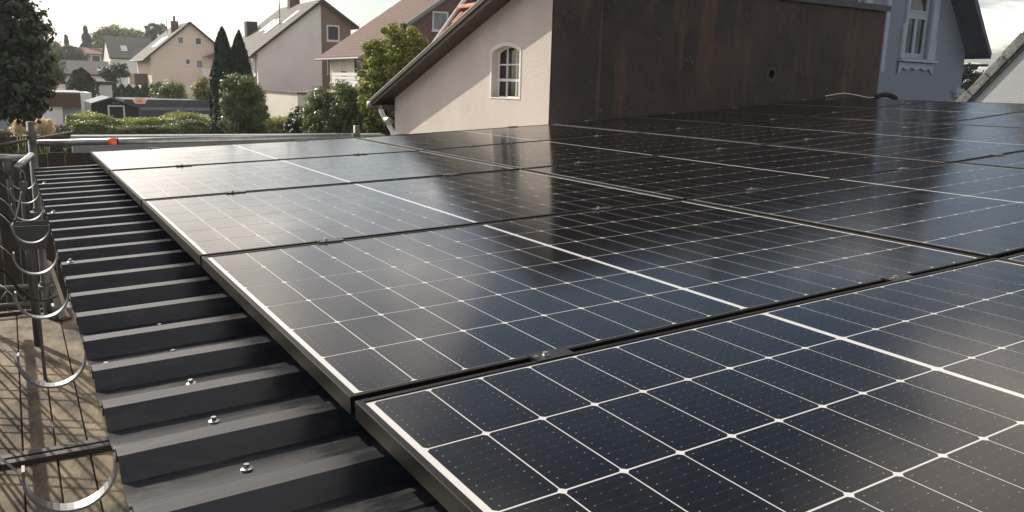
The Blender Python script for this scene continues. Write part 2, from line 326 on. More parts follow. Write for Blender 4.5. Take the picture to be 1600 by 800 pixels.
# ------------------------------------------------------------------ the roof under the panels
S0 = RAD(2.0); SAG = 0.0043
L, Wd, GAP = 1.722, 1.134, 0.02
PU, PV = L + GAP, Wd + GAP
EU = np.array([math.cos(S0), 0, math.sin(S0)]); EV = np.array([0, 1.0, 0]); EN = np.array([-math.sin(S0), 0, math.cos(S0)])
def S(u, v, h=0.0): return u * EU + v * EV + (SAG * max(u, 0) ** 2 + h) * EN
CREST, TROUGH = -0.075, -0.110
garage = thing('garage', 'low garage with anthracite trapezoidal sheet roof carrying the solar panels', 'garage', (3.4, 1.2, G))
prof = []
vE0 = 0.138 - 0.207 * 12
for k in range(34):
    e = vE0 + 0.207 * k
    prof += [(e - 0.021, TROUGH), (e, CREST), (e + 0.040, CREST), (e + 0.061, TROUGH), (e + 0.098, TROUGH), (e + 0.103, TROUGH + 0.003), (e + 0.115, TROUGH + 0.003), (e + 0.120, TROUGH)]
prof = [p for p in prof if p[0] < 4.735]
us = [-0.315, 0, PU / 2, PU, 1.5 * PU, 2 * PU, 2.5 * PU, 3 * PU, 3.5 * PU, 4 * PU, 7.15]
sheet = MB(); nP = len(prof)
vs = [S(u, v, h) for u in us for v, h in prof]
sheet.add(vs, [(i * nP + j, (i + 1) * nP + j, (i + 1) * nP + j + 1, i * nP + j + 1) for i in range(len(us) - 1) for j in range(nP - 1)])
rs_ = part('roof_sheet', sheet, 'roof_sheet', garage, fix=False)
sm = rs_.modifiers.new('thickness', 'SOLIDIFY'); sm.thickness = 0.0015; sm.offset = -1
wl = MB()
wl.prism([(0.02, G), (7.05, G), (7.05, S(7.05, 0, -.16)[2]), (3.5, S(3.5, 0, -.16)[2]), (0.02, S(0.02, 0, -.16)[2])], 1, -2.3, 4.66)
part('wall', wl, 'plaster_white', garage)
sb = MB(); sb.prism([(-0.24, S(-.24, 0, -.165)[2]), (-0.20, S(-.2, 0, -.165)[2]), (-0.20, S(-.2, 0, -.113)[2]), (-0.24, S(-.24, 0, -.113)[2])], 1, -2.3, 4.70)
part('eave_board', sb, 'dark_wood', garage)
rf = MB(); rf.prism([(7.0, S(7.0, 0, -.09)[2]), (7.17, S(7.17, 0, -.09)[2]), (7.17, S(7.17, 0, -.03)[2]), (7.0, S(7.0, 0, -.03)[2])], 1, -2.3, 4.74)
part('ridge_flashing', rf, 'dark_steel', garage)
# roof screws with their washers
def screw_mesh():
    mb = MB(); mb.tube([(0, 0, 0), (0, 0, 0.0022)], 0.0095, 14); mb.tube([(0, 0, 0.0022), (0, 0, 0.0035)], [0.0085, 0.006], 12)
    mb.tube([(0, 0, 0.0035), (0, 0, 0.0095)], 0.0048, 6); return mesh_of('roof_screw', mb, 'stainless')
SCR = screw_mesh()
def rib(v, k=0): return vE0 + 0.207 * round((v - vE0) / 0.207)
scr = []
for k in range(34):
    e = vE0 + 0.207 * k; kk = k - 12
    if -4 < kk < 4: scr.append((-0.147 + random.uniform(-.006, .006), e + 0.135 + random.uniform(-.004, .006), TROUGH))
    if kk in (-3, 2): scr.append((-0.284, e + 0.122, TROUGH))
    if kk in (7, 12, 17): scr.append((-0.288 + random.uniform(-.004, .004), e + 0.028, CREST))
for u_, v_, h_ in scr:
    o = bpy.data.objects.new('roof_screw', SCR); link(o, garage); p = S(u_, v_, h_) - ORG[garage.name]
    o.location = p; o.rotation_euler = (random.uniform(-.1, .1), -S0 + random.uniform(-.1, .1), random.uniform(0, 3))

# ------------------------------------------------------------------ solar panels
HT = 0.030; LIP = 0.011
def frame_mesh():
    mb = MB(); c = 0.0009
    def ring(x0, y0, x1, y1, z): return [(x0, y0, z), (x1, y0, z), (x1, y1, z), (x0, y1, z)]
    loops = [ring(0, 0, L, Wd, -HT), ring(0, 0, L, Wd, -c), ring(c, c, L - c, Wd - c, 0), ring(LIP - c / 2, LIP - c / 2, L - LIP + c / 2, Wd - LIP + c / 2, 0),
             ring(LIP, LIP, L - LIP, Wd - LIP, -0.0005), ring(LIP, LIP, L - LIP, Wd - LIP, -HT)]
    vs = [p for lp in loops for p in lp]; fs = []
    for i in range(len(loops)):
        j = (i + 1) % len(loops)
        for k in range(4): fs.append((i * 4 + k, i * 4 + (k + 1) % 4, j * 4 + (k + 1) % 4, j * 4 + k))
    mb.add(vs, fs); me = mesh_of('frame', mb, 'black_frame'); recalc(me); return me
def back_mesh():
    mb = MB(); e = LIP + 0.0002; mb.box((e, e, -0.006), (L - e, Wd - e, -0.0022)); me = mesh_of('backsheet', mb, 'backsheet'); recalc(me); return me
CW, CH, CG, CGV = 0.0902, 0.1803, 0.0024, 0.0038
def cell_geo(x, y):
    a, b_, c = CW / 2, CH / 2, 0.0052
    top = [(-a + c, -b_), (a - c, -b_), (a, -b_ + c), (a, b_ - c), (a - c, b_), (-a + c, b_), (-a, b_ - c), (-a, -b_ + c)]
    vs = [(x + p[0], y + p[1], 0.0004) for p in top] + [(x + p[0], y + p[1], 0.0) for p in top]
    fs = [tuple(range(8))] + [(i, 8 + i, 8 + (i + 1) % 8, (i + 1) % 8) for i in range(8)]
    uvs = [(p[0] / CW + .5, p[1] / CH + .5) for p in top] * 2
    return vs, fs, uvs
def with_uv(name, cells):
    vs, fs, uvs = [], [], []
    for v, f, u_ in cells:
        o = len(vs); vs += v; fs += [tuple(i + o for i in q) for q in f]; uvs += u_
    me = bpy.data.meshes.new(name); me.from_pydata(vs, [], fs); me.materials.append(MAT['solar_cell'])
    ul = me.uv_layers.new(name='UVMap'); idx = np.empty(len(me.loops), dtype=np.int32); me.loops.foreach_get('vertex_index', idx)
    ul.data.foreach_set('uv', np.array(uvs)[idx].ravel()); me.update(); return me
half = 9 * CW + 8 * CG; mid = 0.0145; x0 = (L - 2 * half - mid) / 2; y0 = (Wd - 6 * CH - 5 * CGV) / 2
centres = [(x0 + (0 if i < 9 else half + mid - 9 * (CW + CG)) + i * (CW + CG) + CW / 2, y0 + j * (CH + CGV) + CH / 2) for i in range(18) for j in range(6)]
FRAME, BACK = frame_mesh(), back_mesh()
CELL = with_uv('cell', [cell_geo(0, 0)]); CELLS = with_uv('cell_array', [cell_geo(x, y) for x, y in centres])
rown = {0: 'front', 1: 'second', 2: 'third', 3: 'fourth', 4: 'farthest'}
coln = {0: 'at the gutter edge', 1: 'second from the gutter edge', 2: 'third from the gutter edge', 3: 'at the ridge'}
visible = [(0, 0), (0, 1), (1, 0), (1, 1), (1, 2), (2, 0), (2, 1), (2, 2), (2, 3), (3, 0), (3, 1), (3, 2), (3, 3), (4, 0), (4, 1), (4, 2), (4, 3)]
for r_, c_ in visible:
    u0, v0 = c_ * PU, (r_ - 1) * PV
    slope = (SAG * ((u0 + L) ** 2 - u0 ** 2)) / L
    th = S0 + math.atan(slope)
    pnl = thing('solar_panel', f'black framed solar panel in the {rown[r_]} row, {coln[c_]}', 'solar panel', tuple(S(u0, v0)), 'solar panels in five rows on the roof')
    pnl.rotation_euler = (RAD(random.uniform(-.1, .1)), -th + RAD(random.uniform(-.05, .05)), RAD(random.uniform(-.04, .04)))
    o = bpy.data.objects.new('frame', FRAME); link(o, pnl)
    o = bpy.data.objects.new('backsheet', BACK); link(o, pnl)
    if (r_, c_) in ((0, 0), (0, 1), (1, 0), (1, 1), (1, 2), (2, 0), (2, 1)):
        for x, y in centres:
            o = bpy.data.objects.new('cell', CELL); link(o, pnl); o.location = (x, y, -0.0022)
    else:
        o = bpy.data.objects.new('cell_array', CELLS); link(o, pnl); o.location = (0, 0, -0.0022); o['kind'] = 'stuff'

# clamps between the rows
def clamp_meshes():
    b_ = MB(); b_.box((-0.038, -0.019, 0.0008), (0.038, 0.019, 0.0045)); b_.box((-0.038, -0.008, -0.03), (0.038, 0.008, 0.0008))
    bo = MB(); bo.tube([(-0.012, 0, 0.0045), (-0.012, 0, 0.0058)], 0.0068, 14); bo.tube([(-0.012, 0, 0.0058), (-0.012, 0, 0.0105)], 0.0050, 6)
    pn = MB(); pn.tube([(-0.034, -0.004, 0.0045), (-0.034, -0.004, 0.0085)], 0.0035, 8)
    ra = MB(); ra.box((-0.02, -0.17, CREST + 0.001), (0.02, 0.17, -0.0305))
    return [mesh_of(n_, mb_, ma_) for n_, mb_, ma_ in (('body', b_, 'clamp_black'), ('bolt', bo, 'stainless'), ('locking_pin', pn, 'stainless'), ('rail', ra, 'galvanised_dull'))]
CLM = clamp_meshes()
ordn = ['first', 'second', 'third', 'fourth', 'fifth', 'sixth', 'seventh', 'eighth']
joint = {0: 'front and second rows', 1: 'second and third rows', 2: 'third and fourth rows', 3: 'fourth and farthest rows'}
def place_clamp(u, v, label, grp, name='panel_clamp'):
    th = S0 + math.atan(2 * SAG * u)
    c = thing(name, label, 'clamp', tuple(S(u, v)), grp); c.rotation_euler = (0, -th, 0)
    for me in CLM:
        if me.name.startswith('rail') and v > 4.5: continue
        link(bpy.data.objects.new(me.name.split('.')[0], me), c)
for j in range(4):
    for k in range(8):
        c_, i_ = divmod(k, 2); u = c_ * PU + (0.36, 1.345)[i_] + random.uniform(-.012, .012)
        if j == 0 and k > 1 or j == 1 and k > 4 or j == 2 and k > 6: continue
        place_clamp(u, j * PV - GAP / 2, f'black clamp between the {joint[j]} of panels, {ordn[k]} from the gutter edge', 'clamps between the panel rows')
for k in range(8):
    c_, i_ = divmod(k, 2); u = c_ * PU + (0.36, 1.345)[i_] + random.uniform(-.012, .012)
    place_clamp(u, 4 * PV - GAP + 0.006, f'black end clamp on the far edge of the panel field, {ordn[k]} from the gutter edge', 'end clamps on the far panel edge', 'end_clamp')

# loose cable and a hump of conduit at the ridge
e0 = S(6.95, 4.5); cb = MB()
cp = [on(1290, 150, 1, 4.62), on(1306, 147, 1, 4.7), on(1320, 145.3, 1, 4.75), on(1338, 148.5, 1, 4.72), on(1358, 152.5, 1, 4.66), on(1366, 152, 1, 4.62), on(1374, 153, 1, 4.6)]
cb.tube(cp, 0.0035, 8); solo('loose_cable', cb, 'plaster_white', 'thin pale cable looping up at the ridge in front of the brown wall', 'cable', smooth=True)
hp = MB(); hx = [on(1366 + 4.2 * i, 153.5 - 5.6 * math.sin(math.pi * i / 8), 1, 4.62) for i in range(9)]
hp.tube(hx, 0.028, 10); solo('cable_conduit', hp, 'black_cloth', 'black corrugated conduit arching over the ridge beside the blue house', 'conduit', smooth=True)

# ------------------------------------------------------------------ gutter brackets
def bracket_meshes():
    R_ = 0.064; w = 0.0125; th_ = 0.0022
    mb = MB(); pts = [(0.12, 0.010), (0.0, 0.006)] + [(-R_ + R_ * math.cos(-math.pi * i / 20), -0.012 + R_ * math.sin(-math.pi * i / 20)) for i in range(21)] + [(-2 * R_ + 0.001, 0.004)]
    vs = []; n_ = len(pts)
    for i, p in enumerate(pts):
        a = np.array(pts[max(i - 1, 0)]); b2 = np.array(pts[min(i + 1, n_ - 1)]); d = b2 - a; d = d / np.linalg.norm(d); nrm = np.array([-d[1], d[0]])
        for sy, sn in ((-1, -1), (1, -1), (1, 1), (-1, 1)):
            q = np.array(p) + nrm * th_ * sn; vs.append((q[0], sy * w, q[1]))
    fs = [(i * 4 + k, i * 4 + (k + 1) % 4, i * 4 + 4 + (k + 1) % 4, i * 4 + 4 + k) for i in range(n_ - 1) for k in range(4)] + [(3, 2, 1, 0), tuple(range(4 * n_ - 4, 4 * n_))]
    mb.add(vs, fs); me = mesh_of('hook', mb, 'galvanised'); recalc(me)
    tg = MB(); tp = [(-2 * R_ - 0.003, -0.02), (-2 * R_ - 0.006, 0.0), (-2 * R_ - 0.022, 0.022), (-2 * R_ - 0.05, 0.05), (-2 * R_ - 0.085, 0.072)]
    vs = []
    for p in tp:
        for sy, dz in ((-1, 0), (1, 0), (1, .0016), (-1, .0016)): vs.append((p[0] - dz * .6, sy * 0.007, p[1] + dz))
    tg.add(vs, [(i * 4 + k, i * 4 + (k + 1) % 4, i * 4 + 4 + (k + 1) % 4, i * 4 + 4 + k) for i in range(len(tp) - 1) for k in range(4)] + [(3, 2, 1, 0), tuple(range(4 * len(tp) - 4, 4 * len(tp)))])
    me2 = mesh_of('spring_tongue', tg, 'galvanised'); recalc(me2); return me, me2
HK, TG = bracket_meshes()
for k in range(8):
    v = 0.235 + 0.597 * k
    p = S(-0.312, v, -0.113)
    br = thing('gutter_bracket', f'half-round galvanised gutter bracket, {ordn[k]} from the front along the bare eave', 'gutter bracket', tuple(p), 'gutter brackets along the eave')
    br.rotation_euler = (0, 0, RAD(random.uniform(-4, 4)))
    link(bpy.data.objects.new('hook', HK), br); o = link(bpy.data.objects.new('spring_tongue', TG), br); o.rotation_euler = (0, RAD(random.uniform(-3, 3)), 0)

# ------------------------------------------------------------------ scaffold
DZ = -1.15
def deck(y0_, y1_, label):
    d = thing('scaffold_deck', label, 'scaffold deck', (-0.4, (y0_ + y1_) / 2, DZ), 'scaffold decks below the eave')
    for i in range(5):
        xa = -0.725 + i * 0.125; mb = MB(); mb.box((xa, y0_ + 0.05, DZ - 0.045 + random.uniform(-.002, .002)), (xa + 0.119, y1_ - 0.05, DZ + random.uniform(-.003, .003)))
        bevel(part('plank', mb, 'wood_deck', d), 0.004)
    for yy in (y0_ + 0.003, y1_ - 0.047):
        mb = MB(); mb.box((-0.73, yy, DZ - 0.06), (-0.09, yy + 0.044, DZ + 0.022)); bevel(part('end_profile', mb, 'dark_steel', d), 0.004)
    return d
deck(2.70, 5.25, 'weathered wooden scaffold deck below the eave, beyond the dark cross profile')
deck(0.10, 2.69, 'weathered wooden scaffold deck below the eave, nearest to the camera')
def post(x, y, z0_, z1_, label, grp='scaffold posts'):
    p = thing('scaffold_post', label, 'scaffold post', (x, y, z0_), grp)
    mb = MB(); mb.tube([(x, y, z0_), (x, y, z1_)], 0.0242, 16); part('tube', mb, 'galvanised_dull', p, smooth=True)
    z = z1_ - 0.09
    while z > z0_ + 0.2:
        c2 = MB(); c2.tube([(x, y, z - .004), (x, y, z + .004)], 0.058, 8); c2.tube([(x, y, z - .03), (x, y, z + .03)], 0.03, 12); part('coupler', c2, 'galvanised_dull', p); z -= 0.5
    return p
PY = 5.05
p0 = on(47, 190, 1, PY); post(p0[0], PY, G, p0[2], 'galvanised scaffold post standing past the far end of the eave')
p1 = on(557, 196, 1, PY + .1); post(p1[0], PY + .1, G, p1[2], 'short pale scaffold post top showing behind the farthest panel row')
a_, b_ = on(48, 224, 1, PY + .06), on(548, 212.5, 1, PY + .06)
rl = thing('guard_tube', 'long galvanised guard tube with orange band beyond the panels', 'scaffold tube', tuple(a_))
mb = MB(); mb.tube([a_, b_], 0.0215, 14); part('tube', mb, 'galvanised', rl, smooth=True)
q = on(169, 221, 1, PY + .06); q2 = on(182, 220.7, 1, PY + .06); q3 = on(184.5, 220.6, 1, PY + .06)
mb = MB(); mb.tube([q, q2], 0.0235, 14); part('band', mb, 'orange_paint', rl, smooth=True, label='orange painted band')
mb = MB(); mb.tube([q2, q3], 0.0237, 14); part('band', mb, 'clamp_black', rl, smooth=True, label='black edge of the orange band')
# inner T-shaped ledger piece and short stand tube with pin at the left edge
lg = thing('scaffold_ledger', 'short horizontal scaffold ledger with hanging tube at the left edge', 'scaffold tube', tuple(on(20, 247, 1, 4.5)))
a_, b_ = on(-40, 246, 1, 4.5), on(43, 247, 1, 4.5); mb = MB(); mb.tube([a_, b_], 0.020, 12); part('ledger_tube', mb, 'galvanised', lg, smooth=True)
a_ = on(12, 249, 1, 4.5); mb = MB(); mb.tube([a_, a_ - np.array([0, 0, .42])], 0.0165, 12); mb.tube([a_, a_ - np.array([0, 0, .11])], 0.027, 12); part('hanging_tube', mb, 'galvanised_dull', lg, smooth=True)
a_ = on(49, 243, 1, 4.62); b_ = on(28, 261, 1, 4.1); mb = MB(); mb.tube([a_, b_], 0.02, 12); part('cross_tube', mb, 'galvanised', lg, smooth=True)
st = thing('spigot_tube', 'dark short scaffold tube with a wire pin beside the far post', 'scaffold tube', tuple(on(36, 350, 1, 4.4)))
a_ = on(36, 284, 1, 4.4); mb = MB(); mb.tube([a_ - np.array([0, 0, 1.0]), a_], 0.022, 12); part('tube', mb, 'galvanised_dull', st, smooth=True)
mb = MB(); mb.tube([a_ + np.array((-.012, 0, 0)), a_ + np.array((-.01, 0, .05)), a_ + np.array((0, 0, .07)), a_ + np.array((.01, 0, .05)), a_ + np.array((.012, 0, 0))], 0.004, 6); part('pin', mb, 'stainless', st, smooth=True)
# lattice girder closing the deck
lt = thing('lattice_girder', 'steel lattice girder across the far end of the deck', 'girder', tuple(on(30, 470, 1, 5.33)))
a_, b_ = on(-60, 456, 1, 5.33), on(64, 446, 1, 5.33); c_, d_ = on(-60, 483, 1, 5.33), on(70, 473, 1, 5.33)
for e, f in ((a_, b_), (c_, d_)):
    mb = MB(); mb.tube([e, f], 0.017, 10); part('chord', mb, 'galvanised_dull', lt, smooth=True)
for i in range(5):
    s_, e_ = i / 5, (i + 1) / 5; lo = a_ * (1 - s_) + b_ * s_ if i % 2 else c_ * (1 - s_) + d_ * s_; hi = c_ * (1 - e_) + d_ * e_ if i % 2 else a_ * (1 - e_) + b_ * e_
    mb = MB(); mb.tube([lo, hi], 0.008, 8); part('diagonal', mb, 'galvanised_dull', lt, smooth=True)
# leaning timber and a coupler block at the deck corner
tb = MB(); a_, b_ = on(100, 490, 2, DZ + .03), on(72, 410, 1, 5.2)
a_ = np.array([a_[0], 4.9, DZ + .02]); tb.tube([a_, b_], 0.035, 4); solo('timber_offcut', tb, 'plank_grey', 'grey timber offcut leaning in the corner beyond the deck', 'timber')
cpb = thing('base_coupler', 'cast steel coupler block lying at the far deck corner', 'coupler', tuple(on(95, 490, 2, DZ + .03)))
ce = on(97, 488, 2, DZ + .03); mb = MB(); mb.box(ce - np.array((.06, .10, .03)), ce + np.array((.06, .10, .05))); bevel(part('block', mb, 'galvanised_dull', cpb), .012)
for dz in (-.01, .03):
    mb = MB(); mb.tube([ce + np.array((-.08, -.03, dz)), ce + np.array((-.055, -.03, dz))], .016, 6); part('bolt', mb, 'galvanised_dull', cpb)
# tapered open container
ct = thing('open_container', 'dark grey tapered open container standing below the gutter brackets', 'container', tuple(on(52, 388, 1, 3.0)))
cA = [on(25, 349, 1, 3.75), on(53, 343, 1, 3.80), on(79, 352, 1, 3.70), on(34, 352, 1, 3.65)]
tp = [np.array(p) for p in cA]; zt = float(np.mean([p[2] for p in tp])); ctr = np.mean(tp, axis=0)
cx, cy = ctr[0], ctr[1]
mb = MB(); rim = [(cx - .09, cy - .07), (cx + .09, cy - .10), (cx + .10, cy + .08), (cx - .08, cy + .09)]
vs = []
for sc, z in ((1.0, zt), (0.62, zt - .13), (0.58, zt - .125), (0.95, zt)): vs += [(cx + (x - cx) * sc, cy + (y - cy) * sc, z) for x, y in rim]
fs = [(i * 4 + k, i * 4 + (k + 1) % 4, (i + 1) * 4 + (k + 1) % 4, (i + 1) * 4 + k) for i in range(3) for k in range(4)] + [(4, 5, 6, 7), (8, 9, 10, 11), (12, 0, 1, 13), (13, 1, 2, 14), (14, 2, 3, 15), (15, 3, 0, 12)]
mb.add(vs, fs); part('shell', mb, 'container_grey', ct)
mb = MB(); mb.tube([(cx, cy, DZ), (cx, cy, zt - .132)], .008, 8); part('stand', mb, 'galvanised_dull', ct)
cbs = [(('first', [(-30, 300, 3.2), (6, 335, 3.2), (22, 345, 3.3), (28, 330, 3.4), (34, 300, 3.6)]), 'thin dark cable looping up towards the far ledger'), (('second', [(-20, 415, 2.6), (8, 425, 2.7), (30, 452, 2.9), (60, 470, 3.2), (90, 462, 3.6)]), 'thin dark cable sagging in front of the lattice girder')]
for (_, pts_), lab_ in cbs:
    mb = MB(); pw_ = [on(x, y, 1, yy) for x, y, yy in pts_]; sm_ = []
    for i in range(len(pw_) - 1):
        p_a, p_b, p_c, p_d = pw_[max(i - 1, 0)], pw_[i], pw_[i + 1], pw_[min(i + 2, len(pw_) - 1)]
        for q_ in np.linspace(0, 1, 7)[:-1]: sm_.append(.5 * ((2 * p_b) + (p_c - p_a) * q_ + (2 * p_a - 5 * p_b + 4 * p_c - p_d) * q_ ** 2 + (3 * p_b - p_a - 3 * p_c + p_d) * q_ ** 3))
    mb.tube(sm_ + [pw_[-1]], .006, 6); solo('hanging_cable', mb, 'black_cloth', lab_, 'cable', 'cables hanging at the scaffold', smooth=True)
# side net of the scaffold and the rail that carries it
nx, zb_, zt_ = -0.735, DZ + .02, -0.04; nb = MB(); step = 0.13; yA, yB_ = 0.6, 5.2
k = yA - 1.2
while k < yB_ + 1.2:
    for sgn in (1, -1):
        y1_ = k; y2_ = k + sgn * (zt_ - zb_)
        a2, b2 = (y1_, zb_), (y2_, zt_)
        def clip(a, b):
            d = (b[0] - a[0], b[1] - a[1]); t0, t1 = 0, 1
            for lim, s2 in ((yA, 1), (yB_, -1)):
                fa = s2 * (a[0] - lim); fd = s2 * d[0]
                if fa < 0 and fd <= 0: return None
                if fd > 0 and fa < 0: t0 = max(t0, -fa / fd)
                if fd < 0: t1 = min(t1, -fa / fd)
            return None if t0 >= t1 else ((a[0] + d[0] * t0, a[1] + d[1] * t0), (a[0] + d[0] * t1, a[1] + d[1] * t1))
        cl = clip(a2, b2)
        if cl: nb.tube([(nx, cl[0][0], cl[0][1]), (nx, cl[1][0], cl[1][1])], 0.0065, 4)
    k += step * random.choice((.7, 1.0, 1.5, 2.2))
nt_ = thing('safety_net', 'diamond mesh side net of the scaffold along the outer deck edge', 'safety net', (nx, 2.9, DZ))
part('netting', nb, 'net_cord', nt_)
mb = MB(); mb.tube([(nx, yA - .1, zt_), (nx, 5.3, zt_)], 0.024, 12); part('rail', mb, 'galvanised_dull', nt_, smooth=True)
mb = MB(); mb.tube([(nx, yA - .1, (zt_ + zb_) / 2), (nx, 5.3, (zt_ + zb_) / 2)], 0.024, 12); part('rail', mb, 'galvanised_dull', nt_, smooth=True)
for yy in (yA, 5.2):
    mb = MB(); mb.tube([(nx - .05, yy, G), (nx - .05, yy, zt_ + .1)], 0.024, 12); part('post', mb, 'galvanised_dull', nt_, smooth=True)
# ------------------------------------------------------------------ lean-to building with the brown fire wall
YB = 4.95; XG = 3.665; XV = XG - 0.2
lean = thing('lean_to_building', 'lean-to outbuilding with beige gable, arched window and brown-black fire wall behind the panels', 'building', (5.9, 6.6, G))
f1, f2 = on(583, 163, 0, XV), on(769, 0, 0, XV); t1, t2 = on(580, 155, 0, XV), on(750, 0, 0, XV)
def lin(p, q): 
    m_ = (q[2] - p[2]) / (q[1] - p[1]); return lambda y: p[2] + m_ * (y - p[1])
zb, ztp = lin(f1, f2), lin(t1, t2)
YE = max(f1[1], t1[1]); YW = 8.374
# gable wall with a real arched opening
wy0, wy1, wz0, wz1 = 5.475, 5.985, 0.365, 0.845
ym = (wy0 + wy1) / 2; hwid = (wy1 - wy0) / 2
def arch_pts(g, rise): return [(wy0 - g, wz0 - min(g, .012)), (wy1 + g, wz0 - min(g, .012))] + [(ym + (hwid + g) * (1 - 2 * i / 12), wz1 - .055 + g + rise * (1 - (1 - 2 * i / 12) ** 2)) for i in range(13)]
arch = arch_pts(0, .055)
outer = [(YB + .01, G), (YW, G), (YW, zb(YW) + .01), (YB + .01, zb(YB) + .01)]
def face_with_holes(outer_, holes, X_, depth, mbk):
    loops = [[Vector((p[0], p[1], 0)) for p in outer_]] + [[Vector((p[0], p[1], 0)) for p in h] for h in holes]
    flat = [p for lp in loops for p in lp]; tri = tessellate_polygon(loops)
    mbk.add([(X_, p[0], p[1]) for p in flat], [tuple(t_) for t_ in tri])
    for h in holes:
        n_ = len(h); mbk.add([(X_, p[0], p[1]) for p in h] + [(X_ + depth, p[0], p[1]) for p in h], [(i, (i + 1) % n_, n_ + (i + 1) % n_, n_ + i) for i in range(n_)])
mb = MB(); face_with_holes(outer, [arch], XG, 0.12, mb)
part('gable_wall', mb, 'plaster_beige', lean, fix=False)
mb = MB(); mb.quad((XG, YW, G), (7.0, YW, G), (7.0, YW, zb(YW)), (XG, YW, zb(YW))); part('rear_wall', mb, 'plaster_beige', lean)
mb = MB(); mb.quad((XG + .25, YB + .05, G), (XG + .25, YW, G), (XG + .25, YW, zb(YW)), (XG + .25, YB + .05, zb(YB))); part('inner_lining', mb, 'dark_wood', lean)
# white painted surround, 6 mm proud
big = arch_pts(.03, .058); n_ = len(arch)
mb = MB(); mb.add([(XG - .006, *p) for p in arch] + [(XG - .006, *p) for p in big] + [(XG, *p) for p in big] + [(XG + .002, *p) for p in arch],
                  [(i, (i + 1) % n_, n_ + (i + 1) % n_, n_ + i) for i in range(n_)] + [(n_ + i, n_ + (i + 1) % n_, 2 * n_ + (i + 1) % n_, 2 * n_ + i) for i in range(n_)] + [(i, (i + 1) % n_, 3 * n_ + (i + 1) % n_, 3 * n_ + i) for i in range(n_)])
win = part('window', MB().box((XG + .10, wy0, wz0), (XG + .11, wy1, wz0 + .02)), 'trim_white', lean, label='arched iron-barred window')
sur = part('surround', mb, 'trim_white', win)
XP = XG + .075
mb = MB(); mb.add([(XP + .02, *p) for p in arch], [tuple(range(n_))]); part('pane', mb, 'pane', win)
mb = MB()
for i in range(n_):
    a, b2 = arch[i], arch[(i + 1) % n_]; mb.tube([(XP + .005, *a), (XP + .005, *b2)], .012, 6)
part('frame', mb, 'trim_white', win)
for yy in (wy0 + .165, wy0 + .345):
    zz = wz1 - .055 + .055 * (1 - ((yy - ym) / hwid) ** 2); mb = MB(); mb.box((XP - .005, yy - .006, wz0), (XP + .01, yy + .006, zz)); part('glazing_bar', mb, 'trim_white', win)
for zz, hw in ((wz0 + .165, .013), (wz0 + .31, .007)):
    mb = MB(); mb.box((XP - .008, wy0, zz - hw), (XP + .012, wy1, zz + hw)); part('glazing_bar', mb, 'trim_white', win)
# fire wall with the pipe hole
hx_, hz_ = 6.445, 0.672; mb = MB(); hole = [(hx_ + .043 * math.cos(a), hz_ + .046 * math.sin(a)) for a in np.linspace(0, 2 * math.pi, 25)[:-1]]
TOPW = 1.452; XE = 8.232
loops = [[Vector((p[0], p[1], 0)) for p in ((XG + .001, G), (XE, G), (XE, TOPW), (XG + .001, TOPW))], [Vector((p[0], p[1], 0)) for p in hole]]
flat = [p for lp in loops for p in lp]; mb.add([(p[0], YB, p[1]) for p in flat], [tuple(t_) for t_ in tessellate_polygon(loops)])
n_ = len(hole); mb.add([(p[0], YB, p[1]) for p in hole] + [(p[0], YB + .16, p[1]) for p in hole], [(i, (i + 1) % n_, n_ + (i + 1) % n_, n_ + i) for i in range(n_)])
mb.quad((XE, YB, G), (XE, YB + .24, G), (XE, YB + .24, TOPW), (XE, YB, TOPW)); mb.quad((XG + .3, YB + .24, G), (XE, YB + .24, G), (XE, YB + .24, TOPW), (XG + .3, YB + .24, TOPW))
fw = part('fire_wall', mb, 'fire_wall', lean, fix=False, label='brown-black stained fire wall')
mb = MB(); n_ = 24; ring_ = [(hx_ + r0 * math.cos(a), YB - .003, hz_ + r0 * 1.05 * math.sin(a)) for r0 in (.044, .075) for a in np.linspace(0, 2 * math.pi, n_ + 1)[:-1]]
mb.add(ring_, [(i, (i + 1) % n_, n_ + (i + 1) % n_, n_ + i) for i in range(n_)]); part('hole_mortar', mb, 'brown_paint', fw)
mb = MB(); mb.box((XG + .002, YB - .035, TOPW + .001), (XE + .03, YB + .27, TOPW + .035)); mb.box((XG + .002, YB - .035, TOPW - .03), (XE + .03, YB - .031, TOPW + .001)); part('wall_capping', mb, 'capping', fw)
# roof slab, verge boards, drip edge
mb = MB(); mb.prism([(YB - .03, zb(YB - .03) + .012), (YE - .02, zb(YE - .02) + .012), (YE - .02, ztp(YE) - .004), (YB - .03, ztp(YB - .03) - .004)], 0, XV + .028, 7.0)
roofp = part('roof', mb, 'brown_paint', lean)
mb = MB(); mb.prism([(YB - .06, zb(YB - .06)), (YE, zb(YE)), (YE, ztp(YE) - .012), (YB - .06, ztp(YB - .06) - .012)], 0, XV, XV + .027); part('verge_board', mb, 'brown_paint', lean)
zm = lambda y: zb(y) + (ztp(y) - zb(y)) * .46
mb = MB(); mb.prism([(YB - .06, zm(YB - .06)), (YE + .005, zm(YE)), (YE + .005, ztp(YE) - .014), (YB - .06, ztp(YB - .06) - .014)], 0, XV - .016, XV - .001); part('verge_board', mb, 'brown_paint', lean)
mb = MB(); mb.prism([(YB - .06, ztp(YB - .06) - .011), (YE + .012, ztp(YE) - .011), (YE + .012, ztp(YE) - .004), (YB - .06, ztp(YB - .06) - .004)], 0, XV - .019, XV + .04); part('drip_edge', mb, 'trim_white', lean)
mb = MB(); mb.box((XV + .03, YW + .004, zb(YE) - .03), (7.0, YE - .03, zb(YE) + .02)); part('eave_soffit', mb, 'brown_paint', lean)
gp = on(579, 164, 0, XV - .02)
mb = MB(); mb.tube([(XV - .03, YE + .045, gp[2] - .005), (7.0, YE + .045, gp[2] - .02)], .05, 14); part('gutter', mb, 'zinc', lean, smooth=True)
